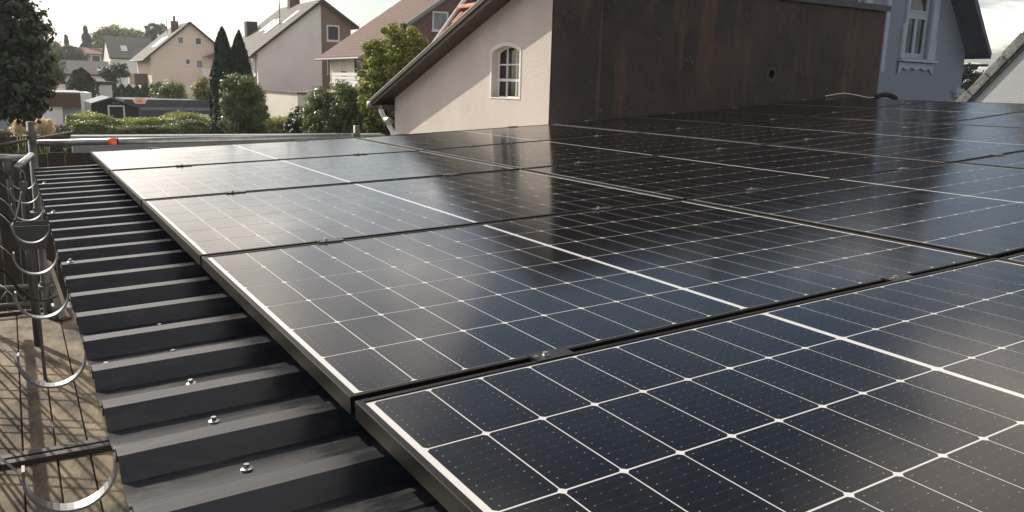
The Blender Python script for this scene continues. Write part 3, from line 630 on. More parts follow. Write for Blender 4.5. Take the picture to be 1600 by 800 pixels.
dp = [on(595, 163, 0, XV + .22), on(595.3, 170, 0, XV + .22), on(596.5, 176, 0, XV + .225), on(600, 183, 0, XV + .24), on(606, 193, 0, XV + .27), on(611, 201, 0, XV + .29), on(614, 207, 0, XV + .3)]; dp.append(dp[-1] - np.array((0, 0, .15))); dp.append(dp[-1] - np.array((0, 0, 2.6)))
mb = MB(); mb.tube(dp, .030, 12); part('downpipe', mb, 'trim_white', lean, smooth=True)
mb = MB(); q = on(606, 192, 0, XV + .26); mb.tube([q + np.array((0, -.045, .02)), q + np.array((0, .05, .03))], .05, 12); mb.box(q + np.array((.02, -.06, 0)), q + np.array((.05, -.03, .03))); part('pipe_clip', mb, 'galvanised', lean)

# ------------------------------------------------------------------ windows and houses
def win_y(parent, x0_, x1_, z0_, z1_, Y_, fw_=0.09, pane='pane', mull=0, name='window', frame='window_white', sill=True, proud=.06):
    mb = MB()
    for a, b2 in (((x0_, z0_), (x1_, z0_ + fw_)), ((x0_, z1_ - fw_), (x1_, z1_)), ((x0_, z0_ + fw_), (x0_ + fw_, z1_ - fw_)), ((x1_ - fw_, z0_ + fw_), (x1_, z1_ - fw_))):
        mb.box((a[0], Y_ - proud, a[1]), (b2[0], Y_ + .02, b2[1]))
    for k_ in range(mull):
        xm = x0_ + (x1_ - x0_) * (k_ + 1) / (mull + 1); mb.box((xm - fw_ / 2, Y_ - proud + .005, z0_ + fw_), (xm + fw_ / 2, Y_ - .015, z1_ - fw_))
    o = part(name, mb, frame, parent)
    mb = MB(); mb.box((x0_ + fw_ * .9, Y_ - .02, z0_ + fw_ * .9), (x1_ - fw_ * .9, Y_ - .012, z1_ - fw_ * .9)); part('pane', mb, pane, o)
    if sill:
        mb = MB(); mb.box((x0_ - .08, Y_ - proud - .08, z0_ - .06), (x1_ + .08, Y_ + .01, z0_ - .004)); part('sill', mb, frame, o)
    return o
def win_x(parent, y0_, y1_, z0_, z1_, X_, fw_=0.09, pane='pane', name='window', frame='window_white', shutter=0.0, proud=.06):
    mb = MB()
    for a, b2 in (((y0_, z0_), (y1_, z0_ + fw_)), ((y0_, z1_ - fw_), (y1_, z1_)), ((y0_, z0_ + fw_), (y0_ + fw_, z1_ - fw_)), ((y1_ - fw_, z0_ + fw_), (y1_, z1_ - fw_))):
        mb.box((X_ - proud, a[0], a[1]), (X_ + .02, b2[0], b2[1]))
    o = part(name, mb, frame, parent)
    mb = MB(); mb.box((X_ - .02, y0_ + fw_ * .9, z0_ + fw_ * .9), (X_ - .012, y1_ - fw_ * .9, z1_ - fw_ * .9)); part('pane', mb, pane, o)
    if shutter:
        mb = MB(); mb.box((X_ - .045, y0_ + fw_, z1_ - fw_ - (z1_ - z0_) * shutter), (X_ - .025, y1_ - fw_, z1_ - fw_)); part('roller_shutter', mb, 'cream_wood', o)
    return o
def gable_house(name, label, x0_, x1_, y0_, y1_, ze, zr, xa, wall, roofm, ov=0.45, vo=0.3, ze2=None, th=0.16, trim='dark_wood', cat='house', split=None, wall2=None):
    ze2 = ze if ze2 is None else ze2
    h = thing(name, label, cat, ((x0_ + x1_) / 2, (y0_ + y1_) / 2, G))
    if split:
        zs = zr if abs(split - xa) < .01 else ze + (zr - ze) * (split - x0_) / (xa - x0_)
        mb = MB(); mb.prism([(x0_, G), (split, G), (split, zs), (xa, zr), (x0_, ze)] if split > xa else [(x0_, G), (split, G), (split, zs), (x0_, ze)], 1, y0_, y1_); part('wall', mb, wall, h)
        mb = MB(); mb.prism([(split + .002, G), (x1_, G), (x1_, ze2), (split + .002, zs)], 1, y0_ + .01, y1_); part('wall', mb, wall2, h, label='brown clad half of the gable')
    else:
        mb = MB(); mb.prism([(x0_, G), (x1_, G), (x1_, ze2), (xa, zr), (x0_, ze)], 1, y0_, y1_); part('wall', mb, wall, h)
    m1 = (zr - ze) / (xa - x0_); m2 = (zr - ze2) / (x1_ - xa); mb = MB()
    mb.prism([(x0_ - ov, ze - ov * m1 + .01), (xa, zr + .01), (xa, zr + th + .05), (x0_ - ov, ze - ov * m1 + th)], 1, y0_ - vo, y1_ + vo)
    mb.prism([(xa + .001, zr + .01), (x1_ + ov, ze2 - ov * m2 + .01), (x1_ + ov, ze2 - ov * m2 + th), (xa + .001, zr + th + .05)], 1, y0_ - vo, y1_ + vo)
    r = part('roof', mb, roofm, h)
    mb = MB(); mb.prism([(x0_ - ov, ze - ov * m1 - .05), (xa, zr - .05), (xa, zr + th + .07), (x0_ - ov, ze - ov * m1 + th + .02)], 1, y0_ - vo - .05, y0_ - vo - .002)
    mb.prism([(xa + .001, zr - .05), (x1_ + ov, ze2 - ov * m2 - .05), (x1_ + ov, ze2 - ov * m2 + th + .02), (xa + .001, zr + th + .07)], 1, y0_ - vo - .05, y0_ - vo - .002)
    part('verge_board', mb, trim, r)
    mb = MB(); mb.tube([(x0_ - ov - .05, y0_ - vo, ze - ov * m1 + .05), (x0_ - ov - .05, y1_ + vo, ze - ov * m1 + .05)], .07, 8); part('gutter', mb, 'zinc', r)
    h['_m1'] = m1; return h, r, m1
def on_roof(r, xa, zr, m1, xL, y0_, y1_, w, mat, name, th=0.2, lift=.04):
    """flat box lying on the left slope from x=xL over slope run w"""
    z = lambda x: zr - m1 * (xa - x) + th
    mb = MB(); mb.prism([(xL, z(xL) - .02), (xL + w, z(xL + w) - .02), (xL + w, z(xL + w) + lift), (xL, z(xL) + lift)], 1, y0_, y1_); return part(name, mb, mat, r)
def clean(h):
    if '_m1' in h: del h['_m1']

# pink house
Yp = atd(235, 130, 85)[1]; P = lambda x, y: on(x, y, 1, Yp)
xl, xr, xa, zr, ze = P(235, 85)[0], P(337, 85)[0] + 1.2, P(296, 37)[0], P(296, 37)[2], P(235, 86)[2]
ph, pr, m1 = gable_house('pink_house', 'pink rendered house with grey tiled gable roof beyond the gardens', xl, xr, Yp, Yp + 11, ze, zr, xa, 'plaster_pink', 'tiles_grey', ov=.7, vo=.35, ze2=zr - (xr - xa) * .82)
for x0_, y0_, x1_, y1_, pn in ((277, 69, 287, 57, 'pane_curtain'), (304.5, 70.5, 315, 58.5, 'pane'), (289.5, 101.5, 297.5, 91.5, 'pane'), (306, 107, 317.5, 93, 'pane_curtain')):
    a, b2 = P(x0_, y0_), P(x1_, y1_); win_y(ph, a[0], b2[0], a[2], b2[2], Yp, .1, pn)
mb = MB(); a, b2 = P(313, 119), P(332, 108); mb.box((a[0], Yp - 1.4, a[2] - .2), (b2[0], Yp - .01, a[2])); bal = part('balcony', mb, 'plaster_pink', ph)
for i in range(9):
    x = a[0] + (b2[0] - a[0]) * i / 8; mb = MB(); mb.box((x - .05, Yp - 1.4, a[2] + .002), (x + .05, Yp - 1.35, b2[2])); part('baluster', mb, 'window_white', bal)
mb = MB(); c_ = P(321, 88); mb.prism([(c_[0] - .3, c_[2] - .1), (c_[0] + 2.2, c_[2] - .1), (c_[0] + 1.6, c_[2] + .75)], 1, Yp - 1.6, Yp - .02); part('porch_roof', mb, 'tiles_grey', ph)
mb = MB(); mb.box((c_[0] + 1.0, Yp - 1.5, a[2]), (c_[0] + 1.15, Yp - 1.35, c_[2] - .1)); part('porch_post', mb, 'window_white', ph)
mb = MB(); q = P(281, 36); mb.box((q[0] - .35, Yp + 3, q[2] - 1.5), (q[0] + .35, Yp + 3.6, q[2] + .35)); ch = part('chimney', mb, 'brown_wood', pr)
mb = MB(); mb.tube([(q[0], Yp + 3.3, q[2] + .352), (q[0], Yp + 3.3, q[2] + .9)], .12, 8); part('chimney_pot', mb, 'dark_steel', pr)
mb = MB(); q = P(271, 40); mb.tube([(q[0], Yp + 4, q[2] - .6), (q[0] - .1, Yp + 4, P(270, 0)[2])], .04, 6); part('antenna', mb, 'zinc', pr)
for xo in (0.25, 1.15): on_roof(pr, xa, zr, m1, xl + .9 + xo * 0, Yp + 1.6 + xo * 2.2, Yp + 2.9 + xo * 2.2, 1.25, 'window_white', 'skylight')
# its garden-side balcony and low side wing
mb = MB(); mb.box((xl - 1.3, Yp + 3.0, ze - 3.1), (xl - .01, Yp + 8.5, ze - 1.9)); part('side_balcony', mb, 'brown_wood', ph)
mb = MB(); mb.box((xl - 1.32, Yp + 6.9, ze - 3.05), (xl - 1.28, Yp + 8.5, ze - 1.8)); part('side_screen', mb, 'cream_wood', ph)
mb = MB(); a, b2 = P(262, 160), P(345, 134); mb.box((a[0], Yp - 5, G), (b2[0] + 1, Yp - 1.7, b2[2])); gw = part('garden_wing', mb, 'plaster_offwhite', ph)
clean(ph)

# white semi-detached house, brown right half
Yw = atd(500, 140, 65)[1]; P = lambda x, y: on(x, y, 1, Yw)
xl, xa, xr = P(402, 80)[0], P(501, 0)[0], P(548, 40)[0]; zr, ze, ze2 = P(501, 3)[2], P(402, 80)[2], P(546, 40)[2] + .1
wh, wr, m1 = gable_house('semi_detached_house', 'semi-detached house with grey tiled roof, white half gable beside brown half gable', xl, xr, Yw, Yw + 11, ze, zr, xa, 'plaster_white', 'tiles_grey', ov=.55, vo=.4, ze2=ze2, split=xa, wall2='facade_brown')
for x0_, y0_, x1_, y1_, pn in ((510.5, 64, 530, 40, 'pane'), (511.5, 116, 527, 91, 'pane_curtain')):
    a, b2 = P(x0_, y0_), P(x1_, y1_); win_y(wh, a[0], b2[0], a[2], b2[2], Yw + .01, .11, pn)
q = on(393.5, 100, 0, xl); win_x(wh, q[1] - .75, q[1] + .55, on(393, 112, 0, xl)[2], on(393, 87, 0, xl)[2], xl, .12)
mb = MB(); mb.tube([(xl - .12, Yw + .1, ze - .25), (xl - .12, Yw + .1, G)], .05, 8); part('downpipe', mb, 'zinc', wh)
mb = MB(); q = on(392, 34, 1, Yw + 10); mb.box((q[0] - .45, Yw + 9.6, q[2] - 2.2), (q[0] + .45, Yw + 10.5, q[2])); part('chimney', mb, 'dark_wood', wr)
for dx, dy in ((2.0, 5.2), (2.0, 6.7), (2.6, 2.0), (1.6, 3.8)): on_roof(wr, xa, zr, m1, xa - 4.9 + dx, Yw + dy, Yw + dy + .85, 1.25, 'window_white' if dy != 3.8 else 'zinc', 'skylight')
mb = MB(); mb.tube([(xa - 2.4, Yw + 3, zr - 2.2), (xa - 2.4, Yw + 3, zr + 1.2)], .05, 6); part('antenna', mb, 'zinc', wr)
mb = MB(); mb.box((xa - .35, Yw + 7, zr - .3), (xa + .5, Yw + 7.8, zr + .9)); part('chimney', mb, 'brown_wood', wr)
clean(wh)
# flat-roofed white garages in front of it
Ya = atd(490, 170, 48)[1]; P = lambda x, y: on(x, y, 1, Ya)
ga = thing('flat_garage', 'flat-roofed cream garage in front of the white house gable', 'garage', tuple(P(490, 190)))
a, b2 = P(466, 195), P(545, 149); mb = MB(); mb.box((a[0], Ya, G), (b2[0], Ya + 7, b2[2])); part('wall', mb, 'plaster_offwhite', ga)
mb = MB(); mb.box((a[0] - .06, Ya - .06, b2[2] + .001), (b2[0] + .1, Ya + 7.1, b2[2] + .12)); part('roof_edge', mb, 'brown_wood', ga)
Yb = atd(420, 170, 58)[1]; P = lambda x, y: on(x, y, 1, Yb)
gb = thing('carport_garage', 'white flat-roofed carport with dark shed front left of the cream garage', 'garage', tuple(P(425, 190)))
a, b2 = P(385, 195), P(470, 146); mb = MB(); mb.box((a[0], Yb, P(420, 156)[2]), (b2[0], Yb + 5, b2[2])); part('wall', mb, 'plaster_white', gb)
mb = MB(); mb.box((a[0], Yb + .6, G), (b2[0], Yb + 5, P(420, 156)[2] - .002)); part('dark_shed_body', mb, 'dark_wood', gb)  # solid dark shed block, set back below the white wall; not an opening
mb = MB(); mb.box((a[0] - .1, Yb - .1, b2[2] + .001), (b2[0] + .1, Yb + 5.1, b2[2] + .1)); part('roof_edge', mb, 'brown_wood', gb)
q = P(424, 170); win_y(gb, q[0] - .9, q[0] + .6, q[2] - .5, q[2] + .45, Yb + .6, .07, 'pane', frame='zinc')

# red-roofed house with white balcony
Yr = atd(575, 110, 50)[1]; P = lambda x, y: on(x, y, 1, Yr)
XR = P(575, 110)[0]; zr_, ze_ = None, on(540, 70, 0, XR)[2]
sl = (P(690, 0)[2] - P(580, 76)[2]) / (P(690, 0)[0] - P(580, 76)[0]); xa = XR + 6.2; ze_ = P(580, 76)[2] + sl * (XR - P(580, 76)[0])
rh, rr_, m1 = gable_house('red_roof_house', 'house with dark red tiled roof, red clad gable and cream side wall', XR, XR + 12.4, Yr, Yr + 7.0, ze_, ze_ + sl * 6.2, xa, 'facade_red', 'tiles_red', ov=.75, vo=.55, trim='zinc')
mb = MB(); mb.box((XR - .03, Yr - .02, G), (XR - .002, Yr + 6.9, ze_ - .02)); part('side_render', mb, 'plaster_offwhite', rh, label='cream rendered side wall')
a, b2 = P(675, 48), P(700, 19); win_y(rh, a[0], b2[0], a[2], b2[2], Yr, .1, 'pane_curtain')
for yy, sh in ((on(538, 100, 0, XR)[1], .55), (on(561, 100, 0, XR)[1], .0)):
    win_x(rh, yy - .75, yy + .6, on(540, 118, 0, XR)[2] - .5, on(540, 83, 0, XR)[2], XR - .03, .1, 'pane', shutter=sh, frame='brown_wood' if sh == 0 else 'window_white')
XBf = XR - 1.25; y0b, y1b = on(567, 120, 0, XBf)[1], on(519, 120, 0, XBf)[1]; zt2, zb2 = on(540, 113, 0, XBf)[2], on(540, 137, 0, XBf)[2]
mb = MB(); mb.box((XBf, y0b, zb2 - .16), (XR - .035, y1b, zb2)); bal = part('balcony', mb, 'plaster_offwhite', rh)
for i in range(4):
    h_ = (zt2 - zb2) / 4; mb = MB(); mb.box((XBf - .03, y0b, zb2 + i * h_ + .025), (XBf, y1b, zb2 + (i + 1) * h_ - .02)); part('slat', mb, 'window_white', bal)
    mb = MB(); mb.box((XBf, y0b - .03, zb2 + i * h_ + .025), (XR - .035, y0b - .001, zb2 + (i + 1) * h_ - .02)); part('slat', mb, 'window_white', bal)
mb = MB(); mb.tube([(XR - .12, Yr + 6.9, ze_ - .3), (XR - .12, Yr + 6.9, G)], .05, 8); part('downpipe', mb, 'brown_wood', rh)
mb = MB(); mb.box((XR - .9, Yr + 1, zb2 - 4), (XR - .1, Yr + 5, zb2 - .17)); part('porch', mb, 'plaster_offwhite', rh)
clean(rh)

# house with clay pantiles showing behind the verge
YF = 17.5; P = lambda x, y: on(x, y, 1, YF)
a, b2 = P(677, 72), P(728, 0); rid = P(719, 12); ms = (b2[2] - a[2]) / (b2[0] - a[0]); YN = 12.5
tr_ = thing('pantile_house', 'house roof of orange clay pantiles with pale metal verge behind the lean-to verge', 'house', (a[0] + 2, 15, G))
zr = rid[2]; xr_ = rid[0]; xe = a[0] - .8; zf = lambda x: zr - ms * (xr_ - x)
mb = MB(); mb.prism([(xe, zf(xe) - .2), (xr_, zr - .2), (xr_, zr - .06), (xe, zf(xe) - .06)], 1, YN, YF); part('roof', mb, 'roof_dark', tr_)
mb = MB(); mb.prism([(xe + .4, G), (xr_ + 3, G), (xr_ + 3, zf(xr_ - 3)), (xr_, zr - .21), (xe + .4, zf(xe + .4) - .21)], 1, YN + .2, YF - .3); part('wall', mb, 'plaster_offwhite', tr_)
mb = MB(); mb.tube([(xe, YF + .03, zf(xe) + .03), (xr_ + .5, YF + .03, zf(xr_ + .5) + .03)], .05, 8); part('verge_flashing', mb, 'trim_white', tr_, smooth=True)
sl_ = math.atan(ms); tl = MB(); seg = 7; Lt, Wt = .36, .235
tv = [(xx, -Wt / 2 + Wt * k / seg, .045 * math.sin(math.pi * k / seg) + zz) for xx, zz in ((-.02, .035), (Lt, 0.0)) for k in range(seg + 1)]
tl.add(tv + [(p[0], p[1], p[2] - .018) for p in tv], [(k, seg + 1 + k, seg + 2 + k, k + 1) for k in range(seg)] + [(k, k + 1, 2 * (seg + 1) + k + 1, 2 * (seg + 1) + k) for k in range(seg)])
TLM = mesh_of('roof_tile', tl, 'clay_tile')
nrow = int((xr_ - xe) / math.cos(sl_) / .33)
for i in range(nrow):
    for j in range(12):
        s_ = .05 + i * .33; o = bpy.data.objects.new('roof_tile', TLM); link(o, tr_)
        o.location = np.array((xe + s_ * math.cos(sl_), YF - .25 - j * .245, zf(xe) + s_ * math.sin(sl_) - .05)) - ORG[tr_.name]
        o.rotation_euler = (RAD(random.uniform(-1.5, 1.5)), -sl_, RAD(random.uniform(-1, 1)))
for j in range(7):
    mb = MB(); pts = [(xr_ - .14 * math.cos(a_), zr + .11 * math.sin(a_) - .04) for a_ in np.linspace(0, math.pi, 9)]; mb.prism(pts, 1, YF - .05 - j * .42 - .40, YF - .05 - j * .42); part('ridge_tile', mb, 'clay_tile', tr_)

# blue-grey old house on the right
YBH = 11.36; P = lambda x, y: on(x, y, 1, YBH)
bh = thing('blue_house', 'old blue-grey rendered house with ornate white window surrounds and dark eaves', 'house', (17, 14, G))
w0, w1 = P(1412, 91), P(1446, 91); wx0, wx1 = 18.17, 19.10; wz0_, wz1_ = 1.42, 3.35
mb = MB()
def wall_holes(x0_, x1_, z0_, z1_, Y_, holes, mbk, depth=.16, poly=None):
    out_ = poly or [(x0_, z0_), (x1_, z0_), (x1_, z1_), (x0_, z1_)]
    loops = [[Vector((*p, 0)) for p in out_]] + [[Vector((a, c, 0)), Vector((b2, c, 0)), Vector((b2, d, 0)), Vector((a, d, 0))] for a, b2, c, d in holes]
    flat = [p for lp in loops for p in lp]; mbk.add([(p[0], Y_, p[1]) for p in flat], [tuple(t_) for t_ in tessellate_polygon(loops)])
    for a, b2, c, d in holes:
        q4 = [(a, c), (b2, c), (b2, d), (a, d)]; mbk.add([(p[0], Y_, p[1]) for p in q4] + [(p[0], Y_ + depth, p[1]) for p in q4], [(i, (i + 1) % 4, 4 + (i + 1) % 4, 4 + i) for i in range(4)])
xw2 = 15.55
holes = [(wx0, wx1, wz0_, wz1_), (xw2, xw2 + .93, wz0_, wz1_)]
XRt = 20.78
wall_holes(12, XRt, G, 7, YBH, holes, mb, poly=[(12, G), (XRt, G), (XRt, 1.62), (19.83 - .735 * (4.6 - 2.88), 4.6), (12, 4.6)])
mb.quad((XRt, YBH, G), (XRt, YBH + 8, G), (XRt, YBH + 8, 1.62), (XRt, YBH, 1.62)); mb.quad((12, YBH, G), (12, YBH + 8, G), (12, YBH + 8, 4.6), (12, YBH, 4.6))
part('wall', mb, 'plaster_blue', bh, fix=False)
for (a, b2, c, d) in holes:
    zt3 = c + .98
    mb = MB(); yf = YBH + .10
    for e, f in (((a, c), (a + .06, d)), ((b2 - .06, c), (b2, d)), ((a + .06, c), (b2 - .06, c + .07)), ((a + .06, d - .06), (b2 - .06, d)), ((a + .06, zt3), (b2 - .06, zt3 + .10))): mb.box((e[0], yf - .03, e[1]), (f[0], yf + .03, f[1]))
    wn = part('window', mb, 'trim_blue', bh)
    for (e0, e1, g0, g1) in ((a + .06, (a + b2) / 2, c + .07, zt3), ((a + b2) / 2 + .001, b2 - .06, c + .07, zt3), (a + .06, b2 - .06, zt3 + .10, d - .06)):
        mb = MB()
        for e, f in (((e0, g0), (e0 + .05, g1)), ((e1 - .05, g0), (e1, g1)), ((e0 + .05, g0), (e1 - .05, g0 + .05)), ((e0 + .05, g1 - .05), (e1 - .05, g1))): mb.box((e[0], yf - .045, e[1]), (f[0], yf - .001, f[1]))
        part('sash', mb, 'trim_blue', wn)
        mb = MB(); mb.box((e0 + .04, yf - .01, g0 + .04), (e1 - .04, yf - .004, g1 - .04)); part('pane', mb, 'pane', wn)
    mb = MB()
    mb.prism([(a - .16, c - .02), (a - .02, c - .02), (a - .02, d), (a - .10, d), (a - .10, c + .8), (a - .16, c + .75)], 1, YBH - .06, YBH - .002)
    mb.prism([(b2 + .02, c - .02), (b2 + .30, c - .02), (b2 + .30, c + .45), (b2 + .24, c + .5), (b2 + .24, d), (b2 + .02, d)], 1, YBH - .06, YBH - .002)
    part('surround', mb, 'trim_blue', wn)
    mb = MB(); mb.box((a - .18, YBH - .14, c - .09), (b2 + .32, YBH - .001, c - .03)); part('sill', mb, 'trim_blue', wn)
    sc_ = [(a - .18, c - .10)]; xs = np.linspace(a - .18, b2 + .30, 29)
    low = []
    for i, x in enumerate(xs):
        ph_ = i / 28; z = c - .22 - (.17 * (1 - min(1, min(ph_, 1 - ph_) / .12)) ** .8 if min(ph_, 1 - ph_) < .12 else .06 * abs(math.sin(math.pi * 3 * (ph_ - .12) / .76))); low.append((x, z))
    mb = MB(); n_ = len(xs)
    mb.add([(x, YBH - .05, c - .105) for x in xs] + [(x, YBH - .05, z) for x, z in low] + [(x, YBH - .001, c - .105) for x in xs] + [(x, YBH - .001, z) for x, z in low],
           [(i, i + 1, n_ + i + 1, n_ + i) for i in range(n_ - 1)] + [(n_ + i, n_ + i + 1, 3 * n_ + i + 1, 3 * n_ + i) for i in range(n_ - 1)])
    part('apron', mb, 'trim_blue', wn)
YVb = 10.78; a, b2 = on(1522, 0, 1, YVb), on(1548, 92, 1, YVb); ms2 = (b2[2] - a[2]) / (b2[0] - a[0]); zf2 = lambda x: a[2] + ms2 * (x - a[0])
xt = a[0] - 1.6
mb = MB(); mb.prism([(xt, zf2(xt)), (b2[0], b2[2]), (b2[0] + .02, b2[2] + .14), (xt + .02, zf2(xt) + .30)], 1, YVb, YBH + 8.3); part('roof', mb, 'slate_sheet', bh)
mb = MB(); mb.box((XRt + .01, YVb + .02, 1.30), (b2[0] - .03, YBH + 8, 1.36)); part('eave_soffit', mb, 'slate_sheet', bh)
mb = MB(); mb.box((XRt - .35, YBH - .12, .62), (XRt - .002, YBH - .002, .74)); mb.box((XRt - .3, YBH - .08, .52), (XRt - .002, YBH - .002, .619)); part('cornice_stub', mb, 'trim_blue', bh)
mb = MB(); q = on(1377, 112, 1, YBH - .08); q2 = on(1388, 10, 1, YBH - .08); mb.box((q[0] - .05, YBH - .1, q[2]), (q[0] + .07, YBH - .002, q2[2] + 2)); part('corner_pilaster', mb, 'trim_blue', bh)

# right neighbour: white gable with rough stone verge
XS = 11.0; P = lambda x, y: on(x, y, 0, XS)
a, b2 = P(1513, 163), P(1600, 74); msr = (b2[2] - a[2]) / (b2[1] - a[1]); zf3 = lambda y: a[2] + msr * (y - a[1]); ys0 = a[1] + .9; ys1 = a[1] - 2.6
sg = thing('stone_verge_house', 'white gable with rough grey stone verge slabs at the right edge', 'house', (XS + 2, (ys0 + ys1) / 2, G))
mb = MB(); mb.prism([(ys0 - .3, G), (ys1, G), (ys1, zf3(ys1) - .02), (ys0 - .3, zf3(ys0 - .3) - .02)], 0, XS, XS + 5); part('wall', mb, 'plaster_grey', sg)
al = math.atan(msr); ct_, st_ = math.cos(al), math.sin(al)
mb = MB(); mb.prism([(ys0, zf3(ys0) - .03), (ys1, zf3(ys1) - .03), (ys1, zf3(ys1) + .018), (ys0, zf3(ys0) + .018)], 0, XS - .03, XS + 5); part('roof_deck', mb, 'roof_dark', sg)
s_ = 0.0; tot = (ys0 - ys1) / ct_
while s_ < tot:
    l_ = random.uniform(.24, .36); dz = random.uniform(-.008, .012); h_ = .150 + random.uniform(-.012, .012)
    def Q(s2, n2): return (ys0 - s2 * ct_ - n2 * st_ * -1 * -1, zf3(ys0) - s2 * st_ + n2 * ct_)
    mb = MB(); mb.prism([Q(s_ + .004, .020), Q(s_ + l_ - .004, .020), Q(s_ + l_ - .006, h_ + dz), Q(s_ + .006, h_ + dz * .3)], 0, XS - .045, XS + .4 + random.uniform(-.02, .02)); bevel(part('verge_stone', mb, 'stone_verge', sg), .012)
    s_ += l_
mb = MB(); mb.prism([(ys0, zf3(ys0) + .020), (ys1, zf3(ys1) + .020), (ys1, zf3(ys1) + .10), (ys0, zf3(ys0) + .10)], 0, XS + .45, XS + 5.2); part('roof', mb, 'roof_dark', sg)

# grey metal parapet wall beyond the scaffold
YP = 8.0; P = lambda x, y: on(x, y, 1, YP)
a, b2 = P(112, 213), P(600, 210); mb = MB(); pw = thing('parapet_wall', 'grey metal-clad parapet wall behind the guard tube', 'wall', (a[0] + 1.5, YP, G))
mb.box((a[0], YP, -.29), (b2[0], YP + .14, a[2] - .02)); part('cladding', mb, 'parapet_grey', pw)
mb = MB(); mb.box((a[0] - .0, YP - .03, a[2] - .019), (b2[0], YP + .17, a[2] + .004)); part('coping', mb, 'zinc', pw)
mb = MB(); mb.box((a[0] + .05, YP + .02, G), (b2[0], YP + .13, -.291)); part('base', mb, 'dark_wood', pw)
q = P(176, 238); mb = MB(); mb.box((q[0], YP - .05, q[2] - .05), (b2[0] - .5, YP - .002, q[2] + .005)); part('ledge', mb, 'zinc', pw)
mb = MB(); mb.tube([on(-20, 230, 1, 6.6), on(113, 206.5, 1, 8.3)], .012, 8); solo('dark_handrail', mb, 'dark_steel', 'thin dark handrail slanting behind the far scaffold post', 'handrail', smooth=True)

# dark board fence added to darken the bright yard left of the parapet wall
YFn = 7.7; ztop = on(60, 240, 1, YFn)[2]; fe = thing('added_board_fence', 'dark brown board fence added to darken the yard beyond the far scaffold post', 'fence', (-1.2, YFn, G))
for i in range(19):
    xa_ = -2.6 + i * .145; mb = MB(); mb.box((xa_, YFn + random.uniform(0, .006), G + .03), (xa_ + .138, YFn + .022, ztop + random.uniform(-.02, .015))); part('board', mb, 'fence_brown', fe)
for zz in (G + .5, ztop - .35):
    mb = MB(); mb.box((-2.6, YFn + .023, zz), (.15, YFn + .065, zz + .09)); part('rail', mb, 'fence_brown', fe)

# ------------------------------------------------------------------ small garden buildings
def flat_box_house(name, label, cat, x0p, x1p, ytop, ybot, d, depth, wall, roof, roofh=.25, over=.12):
    Y_ = atd((x0p + x1p) / 2, ytop, d)[1]; a = on(x0p, ytop, 1, Y_); b2 = on(x1p, ytop, 1, Y_)
    h = thing(name, label, cat, ((a[0] + b2[0]) / 2, Y_, G)); mb = MB(); mb.box((a[0], Y_, G), (b2[0], Y_ + depth, a[2] - roofh)); part('wall', mb, wall, h)
    mb = MB(); mb.box((a[0] - over, Y_ - over, a[2] - roofh + .001), (b2[0] + over, Y_ + depth + over, a[2])); part('roof', mb, roof, h); return h, Y_
h, Y_ = flat_box_house('flat_garage', 'flat-roofed garage with brown fascia and pale wall behind the dark tree', 'garage', -60, 128, 141, 200, 38, 6, 'wall_grey', 'zinc', .1)
P = lambda x, y: on(x, y, 1, Y_)
mb = MB(); a, b2 = P(-60, 165), P(127, 146); mb.box((a[0], Y_ - .25, a[2]), (b2[0], Y_ - .002, b2[2])); part('fascia', mb, 'brown_wood', h)
mb = MB(); a, b2 = P(129, 200), P(142, 145); mb.box((a[0], Y_ - .3, G), (b2[0], Y_ + 3, b2[2])); part('end_pier', mb, 'plaster_white', h)
mb = MB(); a, b2 = P(20, 200), P(97, 166); mb.box((a[0], Y_ - .06, G), (b2[0], Y_ - .002, b2[2])); part('garage_door', mb, 'plaster_white', h)
# black shed
Y_ = atd(180, 170, 36)[1]; P = lambda x, y: on(x, y, 1, Y_)
sh = thing('garden_shed', 'black timber garden shed with white door trim behind the hedge', 'shed', tuple(P(180, 190)))
a, b2, ap = P(142, 164), P(216, 169), P(172, 155); mb = MB(); mb.prism([(a[0], G), (b2[0], G), (b2[0], b2[2]), (ap[0], ap[2]), (a[0], a[2])], 1, Y_, Y_ + 3.5); part('wall', mb, 'dark_wood', sh)
mb = MB()
for p_, q_ in ((a, ap), (ap, b2)):
    mb.prism([(p_[0], p_[2] + .005), (q_[0], q_[2] + .005), (q_[0], q_[2] + .09), (p_[0], p_[2] + .09)], 1, Y_ - .2, Y_ + 3.6)
part('roof', mb, 'slate_sheet', sh)
d0, d1 = P(169.5, 190), P(194.5, 164.5); mb = MB()
for e, f in (((d0[0], d0[2]), (d0[0] + .07, d1[2])), ((d1[0] - .07, d0[2]), (d1[0], d1[2])), ((d0[0] + .07, d1[2] - .07), (d1[0] - .07, d1[2]))): mb.box((e[0], Y_ - .04, e[1]), (f[0], Y_ - .002, f[1]))
part('door_trim', mb, 'window_white', sh)
for xx in (175, 181.5):
    q, q2 = P(xx, 162), P(xx + 5, 160); mb = MB(); mb.box((q[0], Y_ - .03, q[2]), (q2[0], Y_ - .002, q2[2])); part('vent', mb, 'zinc', sh)
# long dark outbuilding
h, Y_ = flat_box_house('dark_outbuilding', 'long low outbuilding with dark sheet roof and grey-blue wall', 'outbuilding', 200, 345, 155, 190, 44, 4, 'wall_grey', 'roof_navy', .38, .2)
P = lambda x, y: on(x, y, 1, Y_); a, b2 = P(205, 190), P(345, 173); mb = MB(); mb.box((a[0], Y_ - .12, G), (b2[0], Y_ - .002, b2[2])); part('dark_plinth', mb, 'roof_navy', h)
